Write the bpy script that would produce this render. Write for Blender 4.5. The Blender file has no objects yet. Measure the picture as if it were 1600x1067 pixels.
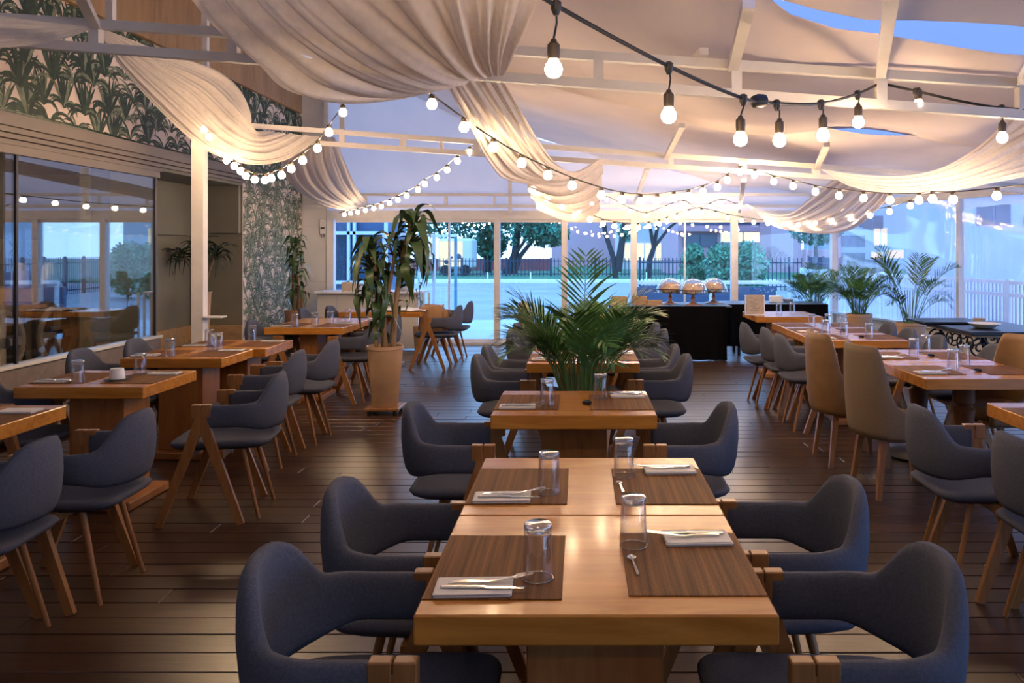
import bpy, bmesh, math, random
from mathutils import Vector, Matrix
import numpy as np
PI = math.pi
R = math.radians
S = bpy.context.scene
COL = S.collection
random.seed(7)
# ------------------------------------------------------------------ camera, sky, exposure
FPX = 1302.0
cam_d = bpy.data.cameras.new('camera'); cam = bpy.data.objects.new('camera', cam_d); COL.objects.link(cam)
cam.location = (0, 0, 1.55); cam.rotation_euler = (R(90), 0, 0)
cam_d.sensor_width = 36; cam_d.lens = 36 * FPX / 1600
cam_d.shift_x = -107 / 1600; cam_d.shift_y = -145.5 / 1600
cam_d.clip_start = 0.05; cam_d.clip_end = 400
S.camera = cam
w = bpy.data.worlds.new('world'); S.world = w; w.use_nodes = True
nt = w.node_tree; nt.nodes.clear()
wo = nt.nodes.new('ShaderNodeOutputWorld'); bg = nt.nodes.new('ShaderNodeBackground')
tc = nt.nodes.new('ShaderNodeTexCoord'); sx = nt.nodes.new('ShaderNodeSeparateXYZ'); cr = nt.nodes.new('ShaderNodeValToRGB')
nt.links.new(tc.outputs['Generated'], sx.inputs[0]); nt.links.new(sx.outputs['Z'], cr.inputs[0])
cr.color_ramp.elements[0].position = 0.0; cr.color_ramp.elements[0].color = (0.36, 0.61, 1.0, 1)
cr.color_ramp.elements[1].position = 0.8; cr.color_ramp.elements[1].color = (0.17, 0.42, 0.95, 1)
nt.links.new(cr.outputs[0], bg.inputs[0]); nt.links.new(bg.outputs[0], wo.inputs[0])
bg.inputs[1].default_value = 4.6
BULB_POWER = 170.0
S.view_settings.view_transform = 'Standard'; S.view_settings.look = 'None'
S.view_settings.gamma = 1; S.view_settings.exposure = 0.0
S.view_settings.use_curve_mapping = False
S.cycles.use_light_tree = True
S.cycles.use_denoising = True
S.cycles.max_bounces = 7; S.cycles.transparent_max_bounces = 14
S.cycles.sample_clamp_indirect = 3.0
S.cycles.caustics_reflective = False; S.cycles.caustics_refractive = False

def P(px, py, d):
    return Vector(((px - 907) * d / FPX, d, 1.55 + (388 - py) * d / FPX))

# ------------------------------------------------------------------ materials
def new_mat(name):
    m = bpy.data.materials.new(name); m.use_nodes = True
    n = m.node_tree; n.nodes.clear()
    out = n.nodes.new('ShaderNodeOutputMaterial')
    return m, n, out
def add(n, typ, **kw):
    x = n.nodes.new(typ)
    for k, v in kw.items(): setattr(x, k, v)
    return x
def prin(n, out, col=(.5, .5, .5), rough=.5, metal=0.0, coat=0.0, spec=.5, trans=0.0):
    b = n.nodes.new('ShaderNodeBsdfPrincipled')
    b.inputs['Base Color'].default_value = (*col, 1); b.inputs['Roughness'].default_value = rough
    b.inputs['Metallic'].default_value = metal; b.inputs['Coat Weight'].default_value = coat
    b.inputs['Specular IOR Level'].default_value = spec; b.inputs['Transmission Weight'].default_value = trans
    n.links.new(b.outputs[0], out.inputs[0])
    return b
def plain(name, col, rough=.5, metal=0.0, var=.12, scale=8, bump=0.0, coat=0.0, spec=.5, bscale=60):
    m, n, out = new_mat(name)
    b = prin(n, out, col, rough, metal, coat, spec)
    t = add(n, 'ShaderNodeTexCoord'); no = add(n, 'ShaderNodeTexNoise'); no.inputs['Scale'].default_value = scale; no.inputs['Detail'].default_value = 4
    n.links.new(t.outputs['Object'], no.inputs['Vector'])
    ra = add(n, 'ShaderNodeValToRGB')
    ra.color_ramp.elements[0].position = .3; ra.color_ramp.elements[1].position = .7
    ra.color_ramp.elements[0].color = (*[c * (1 - var) for c in col], 1); ra.color_ramp.elements[1].color = (*[min(1, c * (1 + var)) for c in col], 1)
    n.links.new(no.outputs[0], ra.inputs[0]); n.links.new(ra.outputs[0], b.inputs['Base Color'])
    if bump:
        n2 = add(n, 'ShaderNodeTexNoise'); n2.inputs['Scale'].default_value = bscale; n2.inputs['Detail'].default_value = 3
        n.links.new(t.outputs['Object'], n2.inputs['Vector'])
        bp = add(n, 'ShaderNodeBump'); bp.inputs['Strength'].default_value = bump; bp.inputs['Distance'].default_value = .004
        n.links.new(n2.outputs[0], bp.inputs['Height']); n.links.new(bp.outputs[0], b.inputs['Normal'])
    return m
def wood(name, c1, c2, scl=(2, 14, 14), rough=.35, coat=.0, spec=.5, island=0.0, bump=.15):
    m, n, out = new_mat(name)
    b = prin(n, out, c1, rough, 0, coat, spec); b.inputs['Coat Roughness'].default_value = .12
    t = add(n, 'ShaderNodeTexCoord'); oi = add(n, 'ShaderNodeObjectInfo'); geo = add(n, 'ShaderNodeNewGeometry')
    mul = add(n, 'ShaderNodeMath', operation='MULTIPLY'); mul.inputs[1].default_value = 37.0
    addn = add(n, 'ShaderNodeMath', operation='ADD')
    n.links.new(oi.outputs['Random'], addn.inputs[0]); n.links.new(geo.outputs['Random Per Island'], addn.inputs[1])
    n.links.new(addn.outputs[0], mul.inputs[0])
    va = add(n, 'ShaderNodeVectorMath', operation='ADD')
    n.links.new(t.outputs['Object'], va.inputs[0]); n.links.new(mul.outputs[0], va.inputs[1])
    mp = add(n, 'ShaderNodeMapping'); mp.inputs['Scale'].default_value = scl
    n.links.new(va.outputs[0], mp.inputs[0])
    no = add(n, 'ShaderNodeTexNoise'); no.inputs['Scale'].default_value = 1.6; no.inputs['Detail'].default_value = 6; no.inputs['Roughness'].default_value = .6; no.inputs['Distortion'].default_value = .9
    n.links.new(mp.outputs[0], no.inputs['Vector'])
    ra = add(n, 'ShaderNodeValToRGB')
    ra.color_ramp.elements[0].position = .32; ra.color_ramp.elements[1].position = .68
    ra.color_ramp.elements[0].color = (*c2, 1); ra.color_ramp.elements[1].color = (*c1, 1)
    n.links.new(no.outputs[0], ra.inputs[0])
    last = ra.outputs[0]
    if island:
        hs = add(n, 'ShaderNodeHueSaturation')
        mr = add(n, 'ShaderNodeMapRange'); mr.inputs['To Min'].default_value = 1 - island; mr.inputs['To Max'].default_value = 1 + island
        fr = add(n, 'ShaderNodeMath', operation='FRACT'); n.links.new(addn.outputs[0], fr.inputs[0])
        n.links.new(fr.outputs[0], mr.inputs[0]); n.links.new(mr.outputs[0], hs.inputs['Value']); n.links.new(last, hs.inputs['Color'])
        last = hs.outputs[0]
    n.links.new(last, b.inputs['Base Color'])
    bp = add(n, 'ShaderNodeBump'); bp.inputs['Strength'].default_value = bump; bp.inputs['Distance'].default_value = .002
    n.links.new(no.outputs[0], bp.inputs['Height']); n.links.new(bp.outputs[0], b.inputs['Normal'])
    return m
def sheer(name, col, tl=.4, tp=.1, rough_scale=6, var=.08):
    m, n, out = new_mat(name)
    t = add(n, 'ShaderNodeTexCoord'); no = add(n, 'ShaderNodeTexNoise'); no.inputs['Scale'].default_value = rough_scale; no.inputs['Detail'].default_value = 5
    n.links.new(t.outputs['Object'], no.inputs['Vector'])
    ra = add(n, 'ShaderNodeValToRGB'); ra.color_ramp.elements[0].position = .3; ra.color_ramp.elements[1].position = .7
    ra.color_ramp.elements[0].color = (*[c * (1 - var) for c in col], 1); ra.color_ramp.elements[1].color = (*[min(1, c * (1 + var)) for c in col], 1)
    n.links.new(no.outputs[0], ra.inputs[0])
    d = add(n, 'ShaderNodeBsdfDiffuse'); l = add(n, 'ShaderNodeBsdfTranslucent'); p = add(n, 'ShaderNodeBsdfTransparent')
    n.links.new(ra.outputs[0], d.inputs[0]); n.links.new(ra.outputs[0], l.inputs[0])
    m1 = add(n, 'ShaderNodeMixShader'); m1.inputs[0].default_value = tl
    n.links.new(d.outputs[0], m1.inputs[1]); n.links.new(l.outputs[0], m1.inputs[2])
    if tp > 0:
        m2 = add(n, 'ShaderNodeMixShader'); m2.inputs[0].default_value = tp
        n.links.new(m1.outputs[0], m2.inputs[1]); n.links.new(p.outputs[0], m2.inputs[2]); n.links.new(m2.outputs[0], out.inputs[0])
    else:
        n.links.new(m1.outputs[0], out.inputs[0])
    return m
def glass(name, tint=(1, 1, 1), base=.06, edge=.6, rough=.0, haze=0.0, hazecol=(.8, .85, 1), blend=.35):
    m, n, out = new_mat(name)
    tr = add(n, 'ShaderNodeBsdfTransparent'); tr.inputs[0].default_value = (*tint, 1)
    gl = add(n, 'ShaderNodeBsdfGlossy'); gl.inputs['Roughness'].default_value = rough
    lw = add(n, 'ShaderNodeLayerWeight'); lw.inputs['Blend'].default_value = blend
    mr = add(n, 'ShaderNodeMapRange'); mr.inputs['To Min'].default_value = base; mr.inputs['To Max'].default_value = edge
    n.links.new(lw.outputs['Facing'], mr.inputs[0])
    mx = add(n, 'ShaderNodeMixShader'); n.links.new(mr.outputs[0], mx.inputs[0]); n.links.new(tr.outputs[0], mx.inputs[1]); n.links.new(gl.outputs[0], mx.inputs[2])
    last = mx
    if haze:
        d = add(n, 'ShaderNodeBsdfDiffuse'); l = add(n, 'ShaderNodeBsdfTranslucent'); d.inputs[0].default_value = (*hazecol, 1); l.inputs[0].default_value = (*hazecol, 1)
        h = add(n, 'ShaderNodeMixShader'); h.inputs[0].default_value = .75; n.links.new(d.outputs[0], h.inputs[1]); n.links.new(l.outputs[0], h.inputs[2])
        t = add(n, 'ShaderNodeTexCoord'); no = add(n, 'ShaderNodeTexNoise'); no.inputs['Scale'].default_value = .9; no.inputs['Detail'].default_value = 4
        n.links.new(t.outputs['Object'], no.inputs['Vector'])
        m3 = add(n, 'ShaderNodeMapRange'); m3.inputs['From Min'].default_value = .3; m3.inputs['From Max'].default_value = .7
        m3.inputs['To Min'].default_value = haze * .7; m3.inputs['To Max'].default_value = min(1, haze * 1.3)
        n.links.new(no.outputs[0], m3.inputs[0])
        last = add(n, 'ShaderNodeMixShader'); n.links.new(m3.outputs[0], last.inputs[0]); n.links.new(mx.outputs[0], last.inputs[1]); n.links.new(h.outputs[0], last.inputs[2])
    n.links.new(last.outputs[0], out.inputs[0])
    return m
def emit(name, col, s):
    m, n, out = new_mat(name)
    e = add(n, 'ShaderNodeEmission'); e.inputs[0].default_value = (*col, 1); e.inputs[1].default_value = s
    n.links.new(e.outputs[0], out.inputs[0])
    return m
def mat_mat():
    m, n, out = new_mat('woven_mat')
    b = prin(n, out, (.2, .1, .04), .65, spec=.2)
    t = add(n, 'ShaderNodeTexCoord')
    def stripes(scale, dist, lo, hi, axis='X', detail=2):
        wv = add(n, 'ShaderNodeTexNoise'); wv.inputs['Scale'].default_value = 1; wv.inputs['Detail'].default_value = detail
        mp = add(n, 'ShaderNodeMapping'); mp.inputs['Scale'].default_value = scale
        n.links.new(t.outputs['Object'], mp.inputs[0]); n.links.new(mp.outputs[0], wv.inputs['Vector'])
        return wv
    a = stripes((60, 1.2, 1), 0, 0, 1); c = stripes((260, 340, 1), 0, 0, 1)
    ra = add(n, 'ShaderNodeValToRGB'); ra.color_ramp.elements[0].position = .35; ra.color_ramp.elements[1].position = .68
    ra.color_ramp.elements[0].color = (.085, .031, .009, 1); ra.color_ramp.elements[1].color = (.235, .095, .028, 1)
    n.links.new(a.outputs[0], ra.inputs[0])
    mx = add(n, 'ShaderNodeMix', data_type='RGBA', blend_type='MULTIPLY'); mx.inputs[0].default_value = .8
    r2 = add(n, 'ShaderNodeValToRGB'); r2.color_ramp.elements[0].position = .35; r2.color_ramp.elements[1].position = .6
    r2.color_ramp.elements[0].color = (.4, .4, .4, 1)
    n.links.new(c.outputs[0], r2.inputs[0]); n.links.new(ra.outputs[0], mx.inputs[6]); n.links.new(r2.outputs[0], mx.inputs[7])
    n.links.new(mx.outputs[2], b.inputs['Base Color'])
    bp = add(n, 'ShaderNodeBump'); bp.inputs['Strength'].default_value = .4; bp.inputs['Distance'].default_value = .001
    n.links.new(c.outputs[0], bp.inputs['Height']); n.links.new(bp.outputs[0], b.inputs['Normal'])
    return m

M = {}
M['table'] = wood('table_wood', (.56, .245, .042), (.36, .135, .020), (1.2, 9, 9), .27, .2, .4)
M['pedestal'] = wood('pedestal_wood', (.38, .17, .055), (.26, .10, .03), (9, 9, 1.2), .4)
M['legwood'] = wood('leg_wood', (.33, .155, .050), (.21, .088, .027), (12, 12, 1.5), .36, .1)
M['darkwood'] = wood('turned_dark_wood', (.16, .07, .028), (.09, .038, .016), (9, 9, 1.5), .35)
M['plank'] = wood('floor_plank_wood', (.056, .026, .013), (.027, .012, .007), (1.4, 16, 4), .31, .0, .6, .28, .3)
M['subfloor'] = plain('subfloor', (.008, .006, .005), .9)
M['ply'] = wood('plywood_panel', (.42, .26, .12), (.30, .17, .075), (4, 4, .8), .5, 0, .4, .1)
M['mat'] = mat_mat()
M['fabric'] = plain('chair_fabric', (.072, .082, .120), .85, 0, .16, 120, .5, 0, .2, 420)
M['tan'] = plain('tan_leather', (.19, .105, .045), .55, 0, .1, 12, .15)
M['taupe'] = plain('taupe_fabric', (.18, .135, .095), .8, 0, .1, 120, .4, 0, .3, 400)
M['white'] = plain('white_paint', (.72, .68, .66), .45, 0, .05)
M['roof'] = sheer('roof_fabric', (.74, .66, .64), .07, 0, 1.3, .05)
M['gable'] = sheer('gable_fabric', (.80, .78, .84), .16, 0, 1.3, .04)
M['drape'] = sheer('sheer_drape', (.86, .78, .72), .42, .10, 30, .06)
M['winglass'] = glass('window_glass', (.93, .98, 1.0), .05, .35)
M['dooglass'] = glass('dark_wall_glass', (.90, .92, .94), .14, .46, 0, 0, (1, 1, 1), .4)
M['plastic'] = glass('clear_plastic_curtain', (.96, .88, 1.0), .05, .5, .08, .15, (.98, .84, .92))
M['tumbler'] = glass('tumbler_glass', (.992, .996, 1), .02, .75, .03, 0, (1, 1, 1), .30)
M['glassbase'] = glass('tumbler_base_glass', (.98, .99, 1), .16, .9, .05, .10, (.95, .97, 1), .5)
M['dome'] = glass('dome_glass', (.97, .99, 1), .06, .9, .04, .06, (.9, .95, 1), .5)
M['steel'] = plain('cutlery_steel', (.75, .73, .70), .16, 1.0, .03)
M['napkin'] = plain('napkin_paper', (.72, .69, .68), .8, 0, .04)
M['black'] = plain('black_plastic', (.012, .012, .013), .4)
M['iron'] = plain('wrought_iron', (.018, .018, .022), .4, .6)
M['bulb'] = emit('warm_bulb', (1.0, .67, .38), BULB_POWER)
M['socket'] = plain('bulb_socket', (.05, .035, .025), .45)
M['pot'] = plain('clay_pot', (.44, .29, .19), .75, 0, .12, 5, .2)
M['potd'] = plain('terracotta_pot', (.36, .20, .13), .75, 0, .12, 5, .2)
M['soil'] = plain('potting_soil', (.03, .02, .014), .95, 0, .3, 40, .6)
M['palm'] = plain('palm_leaf', (.06, .165, .040), .45, 0, .35, 9)
M['palmstem'] = plain('palm_stem', (.10, .15, .045), .5, 0, .3, 9)
M['corn'] = plain('corn_plant_leaf', (.040, .085, .030), .36, 0, .35, 6)
M['darkleaf'] = plain('dark_strap_leaf', (.018, .034, .018), .4, 0, .3, 6)
M['trunk'] = wood('plant_trunk', (.33, .22, .12), (.20, .12, .06), (6, 6, 3), .7)
M['wallolive'] = plain('olive_plaster', (.20, .19, .145), .75, 0, .06, 3)
M['wallwhite'] = plain('white_plaster', (.66, .63, .60), .7, 0, .05, 3)
M['cornice'] = plain('cornice_paint', (.22, .18, .145), .5, 0, .05, 3)
M['paper'] = plain('wallpaper_ground', (.80, .66, .56), .6, 0, .06, 3)
M['leafA'] = plain('print_leaf_dark', (.018, .040, .024), .6, 0, .5, 14)
M['leafB'] = plain('print_leaf_grey', (.17, .20, .13), .6, 0, .5, 14)
M['leafC'] = plain('print_leaf_olive', (.032, .060, .030), .6, 0, .5, 14)
M['plinth'] = wood('plinth_wood', (.24, .19, .16), (.17, .13, .11), (1.4, 9, 9), .5)
M['blackcloth'] = plain('black_tablecloth', (.004, .004, .005), .95, 0, .2, 3, 0, 0, .05)
M['clotht'] = plain('blue_white_cloth', (.45, .5, .62), .7)
M['crate'] = wood('crate_wood', (.46, .30, .17), (.33, .2, .1), (3, 9, 9), .6)
M['ceramic'] = plain('white_ceramic', (.78, .76, .72), .25, 0, .03)
M['bread'] = plain('bread_crust', (.62, .38, .22), .8, 0, .35, 14, .4)
M['copper'] = plain('copper_base', (.62, .32, .20), .3, .6)
M['acryl'] = plain('menu_acrylic', (.75, .78, .85), .2)
M['menu'] = plain('menu_paper', (.48, .40, .32), .7, 0, .1, 30)
M['ink'] = plain('menu_ink', (.09, .07, .06), .7)
M['basket'] = plain('brown_paper_bag', (.36, .20, .10), .7, 0, .2, 8, .3)
M['cartwood'] = wood('cart_wood', (.50, .34, .19), (.36, .23, .12), (3, 9, 9), .55)
M['palewood'] = wood('pale_wheel_wood', (.62, .52, .40), (.48, .38, .28), (6, 6, 6), .55)
M['intwall'] = plain('inner_room_wall', (.22, .19, .16), .8, 0, .1, 2)
M['terrace'] = plain('terrace_concrete', (.55, .56, .58), .75, 0, .07, 1.2)
M['asphalt'] = plain('wet_asphalt', (.30, .29, .30), .55, 0, .15, .6)
M['kerb'] = plain('white_kerb', (.8, .8, .8), .6)
M['grass'] = plain('verge_grass', (.05, .19, .09), .9, 0, .35, 3)
M['fence'] = plain('dark_fence_paint', (.02, .04, .08), .5)
M['foliA'] = plain('tree_foliage', (.04, .20, .13), .7, 0, .7, 1.3)
M['foliB'] = plain('bush_foliage', (.09, .30, .17), .7, 0, .6, 2.5)
M['bark'] = plain('tree_bark', (.035, .035, .04), .9, 0, .3, 4)
M['pinkwall'] = plain('pink_render', (.62, .36, .40), .8, 0, .05, .6)
M['redwall'] = plain('red_brick_wall', (.45, .12, .13), .8, 0, .15, 1.2)
M['whitebldg'] = plain('white_render', (.68, .66, .62), .8, 0, .05, .6)
M['bluebldg'] = plain('pale_block_render', (.42, .48, .56), .8, 0, .08, .4)
M['darkglass'] = plain('dark_window_glass', (.03, .07, .12), .15, 0, .3, .5)
M['outersheet'] = sheer('outer_blue_sheet', (.30, .25, .32), .85, 0, 1, .03)
M['lamp'] = emit('fill_globe', (1, .72, .42), 200.0)
M['litglow'] = emit('window_panel_glow', (1.0, .93, .72), 1.25)
M['bluepanel'] = plain('blue_service_panel', (.06, .11, .20), .5, 0, .15, .7)
M['cyanmetal'] = plain('pale_outdoor_metal', (.62, .72, .78), .4, 0, .05)
M['tealmetal'] = plain('teal_outdoor_metal', (.10, .28, .36), .4, 0, .05)

# ------------------------------------------------------------------ mesh helpers
class MB:
    def __init__(s): s.v = []; s.f = []
    def off(s): return len(s.v)
    def box(s, x0, x1, y0, y1, z0, z1):
        o = s.off()
        s.v += [(x0, y0, z0), (x1, y0, z0), (x1, y1, z0), (x0, y1, z0), (x0, y0, z1), (x1, y0, z1), (x1, y1, z1), (x0, y1, z1)]
        s.f += [tuple(o + i for i in q) for q in ((0, 3, 2, 1), (4, 5, 6, 7), (0, 1, 5, 4), (1, 2, 6, 5), (2, 3, 7, 6), (3, 0, 4, 7))]
        return s
    def cbox(s, x0, x1, y0, y1, z0, z1, c=.006):
        # box with chamfered top, bottom and upright edges
        o = s.off()
        def ring(z, i):
            a, b, d, e = x0 + i, x1 - i, y0 + i, y1 - i
            k = c if i == 0 else c * .5
            return [(a + k, d, z), (b - k, d, z), (b, d + k, z), (b, e - k, z), (b - k, e, z), (a + k, e, z), (a, e - k, z), (a, d + k, z)]
        rs = [ring(z0, c), ring(z0 + c, 0), ring(z1 - c, 0), ring(z1, c)]
        for r in rs: s.v += r
        for k in range(3):
            for i in range(8):
                j = (i + 1) % 8
                s.f.append((o + k * 8 + i, o + k * 8 + j, o + k * 8 + 8 + j, o + k * 8 + 8 + i))
        s.f.append(tuple(o + 7 - i for i in range(8))); s.f.append(tuple(o + 24 + i for i in range(8)))
        return s
    def beam(s, p0, p1, w, h=None, w1=None, h1=None, up=(0, 0, 1)):
        # rectangular bar p0 -> p1, w across, h along the up side; may taper
        h = w if h is None else h; w1 = w if w1 is None else w1; h1 = h if h1 is None else h1
        p0 = Vector(p0); p1 = Vector(p1); t = (p1 - p0).normalized(); u = Vector(up)
        a = t.cross(u)
        if a.length < 1e-4: a = t.cross(Vector((0, 1, 0)))
        a.normalize(); b = a.cross(t).normalized(); o = s.off()
        for p, ww, hh in ((p0, w, h), (p1, w1, h1)):
            for q in ((-1, -1), (1, -1), (1, 1), (-1, 1)): s.v.append(tuple(p + a * q[0] * ww / 2 + b * q[1] * hh / 2))
        s.f += [tuple(o + i for i in q) for q in ((0, 3, 2, 1), (4, 5, 6, 7), (0, 1, 5, 4), (1, 2, 6, 5), (2, 3, 7, 6), (3, 0, 4, 7))]
        return s
    def tube(s, pts, r, n=8, r1=None, cap=True):
        pts = [Vector(p) for p in pts]; N = len(pts); o = s.off(); a = None
        for i, p in enumerate(pts):
            t = (pts[min(N - 1, i + 1)] - pts[max(0, i - 1)]).normalized()
            if a is None:
                a = t.cross(Vector((0, 0, 1)))
                if a.length < 1e-3: a = t.cross(Vector((0, 1, 0)))
            else: a = a - t * a.dot(t)
            a.normalize(); b = t.cross(a)
            rr = r if r1 is None else r + (r1 - r) * i / max(1, N - 1)
            if callable(r): rr = r(i / max(1, N - 1))
            for k in range(n):
                q = 2 * PI * k / n
                s.v.append(tuple(p + a * math.cos(q) * rr + b * math.sin(q) * rr))
        for i in range(N - 1):
            for k in range(n):
                j = (k + 1) % n
                s.f.append((o + i * n + k, o + i * n + j, o + (i + 1) * n + j, o + (i + 1) * n + k))
        if cap:
            s.f.append(tuple(o + n - 1 - k for k in range(n))); s.f.append(tuple(o + (N - 1) * n + k for k in range(n)))
        return s
    def lathe(s, prof, n=24, c=(0, 0, 0), cap=(True, True)):
        o = s.off()
        for r, z in prof:
            for k in range(n):
                q = 2 * PI * k / n
                s.v.append((c[0] + r * math.cos(q), c[1] + r * math.sin(q), c[2] + z))
        for i in range(len(prof) - 1):
            for k in range(n):
                j = (k + 1) % n
                s.f.append((o + i * n + k, o + i * n + j, o + (i + 1) * n + j, o + (i + 1) * n + k))
        if cap[0]: s.f.append(tuple(o + n - 1 - k for k in range(n)))
        if cap[1]: s.f.append(tuple(o + (len(prof) - 1) * n + k for k in range(n)))
        return s
    def grid(s, pts):
        o = s.off(); A = len(pts); B = len(pts[0])
        for row in pts: s.v += [tuple(p) for p in row]
        for i in range(A - 1):
            for j in range(B - 1):
                s.f.append((o + i * B + j, o + i * B + j + 1, o + (i + 1) * B + j + 1, o + (i + 1) * B + j))
        return s
    def quad(s, a, b, c, d):
        o = s.off(); s.v += [tuple(a), tuple(b), tuple(c), tuple(d)]; s.f.append((o, o + 1, o + 2, o + 3)); return s
    def leaf(s, base, direction, up, L, W, droop=.5, seg=4, fold=0.0, tip=.5):
        # blade from base, widest near tip*L, bending towards -z
        d = Vector(direction).normalized(); p = Vector(base); side = d.cross(Vector(up))
        if side.length < 1e-3: side = Vector((1, 0, 0))
        side.normalize(); o = s.off(); n = 0
        for i in range(seg + 1):
            t = i / seg
            wd = W * (math.sin(PI * min(1, t / (2 * tip)) ) if t < tip else math.cos(PI / 2 * (t - tip) / (1 - tip))) * .5 + .0006
            s.v += [tuple(p - side * wd), tuple(p + side * wd)]
            d = (d + Vector((0, 0, -droop / seg * (1.2 if t > .3 else .7)))).normalized()
            p = p + d * (L / seg)
        for i in range(seg): s.f.append((o + 2 * i, o + 2 * i + 1, o + 2 * i + 3, o + 2 * i + 2))
        return s
    def mesh(s, name, m, smooth=False):
        me = bpy.data.meshes.new(name); me.from_pydata([tuple(v) for v in s.v], [], s.f); me.validate(); me.update()
        bmx = bmesh.new(); bmx.from_mesh(me); bmesh.ops.recalc_face_normals(bmx, faces=bmx.faces); bmx.to_mesh(me); bmx.free()
        if isinstance(m, (list, tuple)):
            for q in m: me.materials.append(q)
        else: me.materials.append(m)
        if smooth:
            me.polygons.foreach_set('use_smooth', [True] * len(me.polygons))
            if smooth != 'all':
                try: me.set_sharp_from_angle(angle=R(38))
                except Exception: pass
        return me
    def obj(s, name, m, parent=None, smooth=False, loc=None):
        o = bpy.data.objects.new(name, s.mesh(name, m, smooth)); COL.objects.link(o)
        if parent is not None: o.parent = parent
        if loc is not None: o.location = loc
        return o
def tag(o, label=None, cat=None, group=None, kind=None):
    if label: o['label'] = label
    if cat: o['category'] = cat
    if group: o['group'] = group
    if kind: o['kind'] = kind
    return o
def thing(name, label, cat, loc=(0, 0, 0), rz=0, group=None):
    o = bpy.data.objects.new(name, None); COL.objects.link(o); o.empty_display_size = .1
    o.location = loc; o.rotation_euler = (0, 0, rz)
    return tag(o, label, cat, group)
KIDS = {}
def dup(root, loc=None, rz=None, label=None, group=None, cat=None):
    def cp(o, parent):
        c = o.copy(); COL.objects.link(c)
        if parent is not None: c.parent = parent
        for ch in list(o.children): cp(ch, c)
        return c
    r = cp(root, None)
    if loc is not None: r.location = loc
    if rz is not None: r.rotation_euler = (0, 0, rz)
    if label: r['label'] = label
    if group: r['group'] = group
    if cat: r['category'] = cat
    return r
def struct(o):
    o['kind'] = 'structure'; return o
def catmull(pts, n):
    P_ = np.array([list(p) for p in pts], float)
    if len(P_) == 2:
        t = np.linspace(0, 1, n)[:, None]; return P_[0] * (1 - t) + P_[1] * t
    P2 = np.vstack([2 * P_[0] - P_[1], P_, 2 * P_[-1] - P_[-2]])
    out = []; K = len(P_) - 1
    for t in np.linspace(0, K, n):
        i = min(int(t), K - 1); u = t - i; a, b, c, d = P2[i], P2[i + 1], P2[i + 2], P2[i + 3]
        out.append(.5 * ((2 * b) + (-a + c) * u + (2 * a - 5 * b + 4 * c - d) * u * u + (-a + 3 * b - 3 * c + d) * u ** 3))
    return np.array(out)
def smoothstep(a, b, x):
    t = max(0, min(1, (x - a) / (b - a))); return t * t * (3 - 2 * t)
# ================================================================== SETTING
# floor: dark sub-floor plus boards laid across the room
XL, XRN = -4.5, 5.6
YB = 13.5
fl = struct(MB().box(-4.6, 6.2, -3.2, YB, -.06, -.012).obj('floor', M['subfloor']))
fl['label'] = 'dark brown timber board floor'
rp = random.Random(3)
plank_meshes = {}
far_b = MB(); count = 0
PW = .15
y = -1.0; row = 0
while y < YB - .01:
    x = -4.5 - rp.uniform(0, 1.4); y1 = min(YB, y + PW)
    while x < 6.1:
        L = rp.choice([1.5, 1.8, 2.1, 2.4]); x0 = max(-4.5, x); x1 = min(6.1, x + L)
        if x1 - x0 > .05:
            dz = rp.uniform(-.0012, .0012)
            d = y + .07
            vis = d > 2.75 and ((x0 + 0) * FPX / d + 907 < 1620) and (x1 * FPX / d + 907 > -20)
            if vis and d < 6.6 and count < 290:
                key = round(x1 - x0, 2)
                if key not in plank_meshes:
                    plank_meshes[key] = MB().cbox(0, key - .004, 0, PW - .007, -.012, 0, .0025).mesh('plank', M['plank'])
                o = bpy.data.objects.new('plank', plank_meshes[key]); COL.objects.link(o); o.parent = fl
                o.location = (x0, y, dz); count += 1
            else:
                far_b.cbox(x0, x1 - .004, y, y1 - .007, -.012, dz, .0025)
        x += L
    y += PW; row += 1
fb = far_b.obj('floor_boards', M['plank'], fl); fb['kind'] = 'stuff'

# left wall: plinth, glass, cornice, wallpaper, plywood panels
wl = struct(MB().box(-4.62, -4.5, 3.0, 8.9, 0, .60).obj('wall_left', M['plinth'])); wl['label'] = 'low grey-brown timber plinth under the glass wall'
for z0, z1 in ((.02, .285), (.30, .585)):
    xx = 3.0
    while xx < 8.9:
        MB().cbox(-4.502, -4.488, xx + .004, min(8.9, xx + 1.47), z0, z1, .003).obj('panel', M['plinth'], wl); xx += 1.475
struct(MB().box(-4.56, -4.47, 3.0, 8.92, .60, .625).obj('trim_1', M['ceramic']))
wg = struct(MB().box(-4.535, -4.525, 3.0, 8.88, .625, 2.36).obj('window_1', M['dooglass'])); wg['label'] = 'tall dark reflective glass wall beside the dining room'
for yy in (6.68, 8.86):
    MB().box(-4.545, -4.515, yy - .012, yy + .012, .625, 2.36).obj('window_bar', M['black'], wg)
MB().box(-4.55, -4.5, 3.0, 8.92, 2.30, 2.37).obj('window_head', M['cornice'], wg)
co = struct(MB().box(-4.62, -4.40, 3.0, 11.1, 2.50, 2.60).obj('trim_2', M['cornice'])); co['label'] = 'stepped brown-grey cornice above the glass wall'
MB().box(-4.62, -4.43, 3.0, 11.1, 2.455, 2.497).obj('cornice_step', M['cornice'], co)
MB().box(-4.62, -4.46, 3.0, 11.1, 2.415, 2.45).obj('cornice_step', M['cornice'], co)
MB().box(-4.62, -4.49, 3.0, 8.95, 2.37, 2.41).obj('cornice_step', M['cornice'], co)
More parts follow.
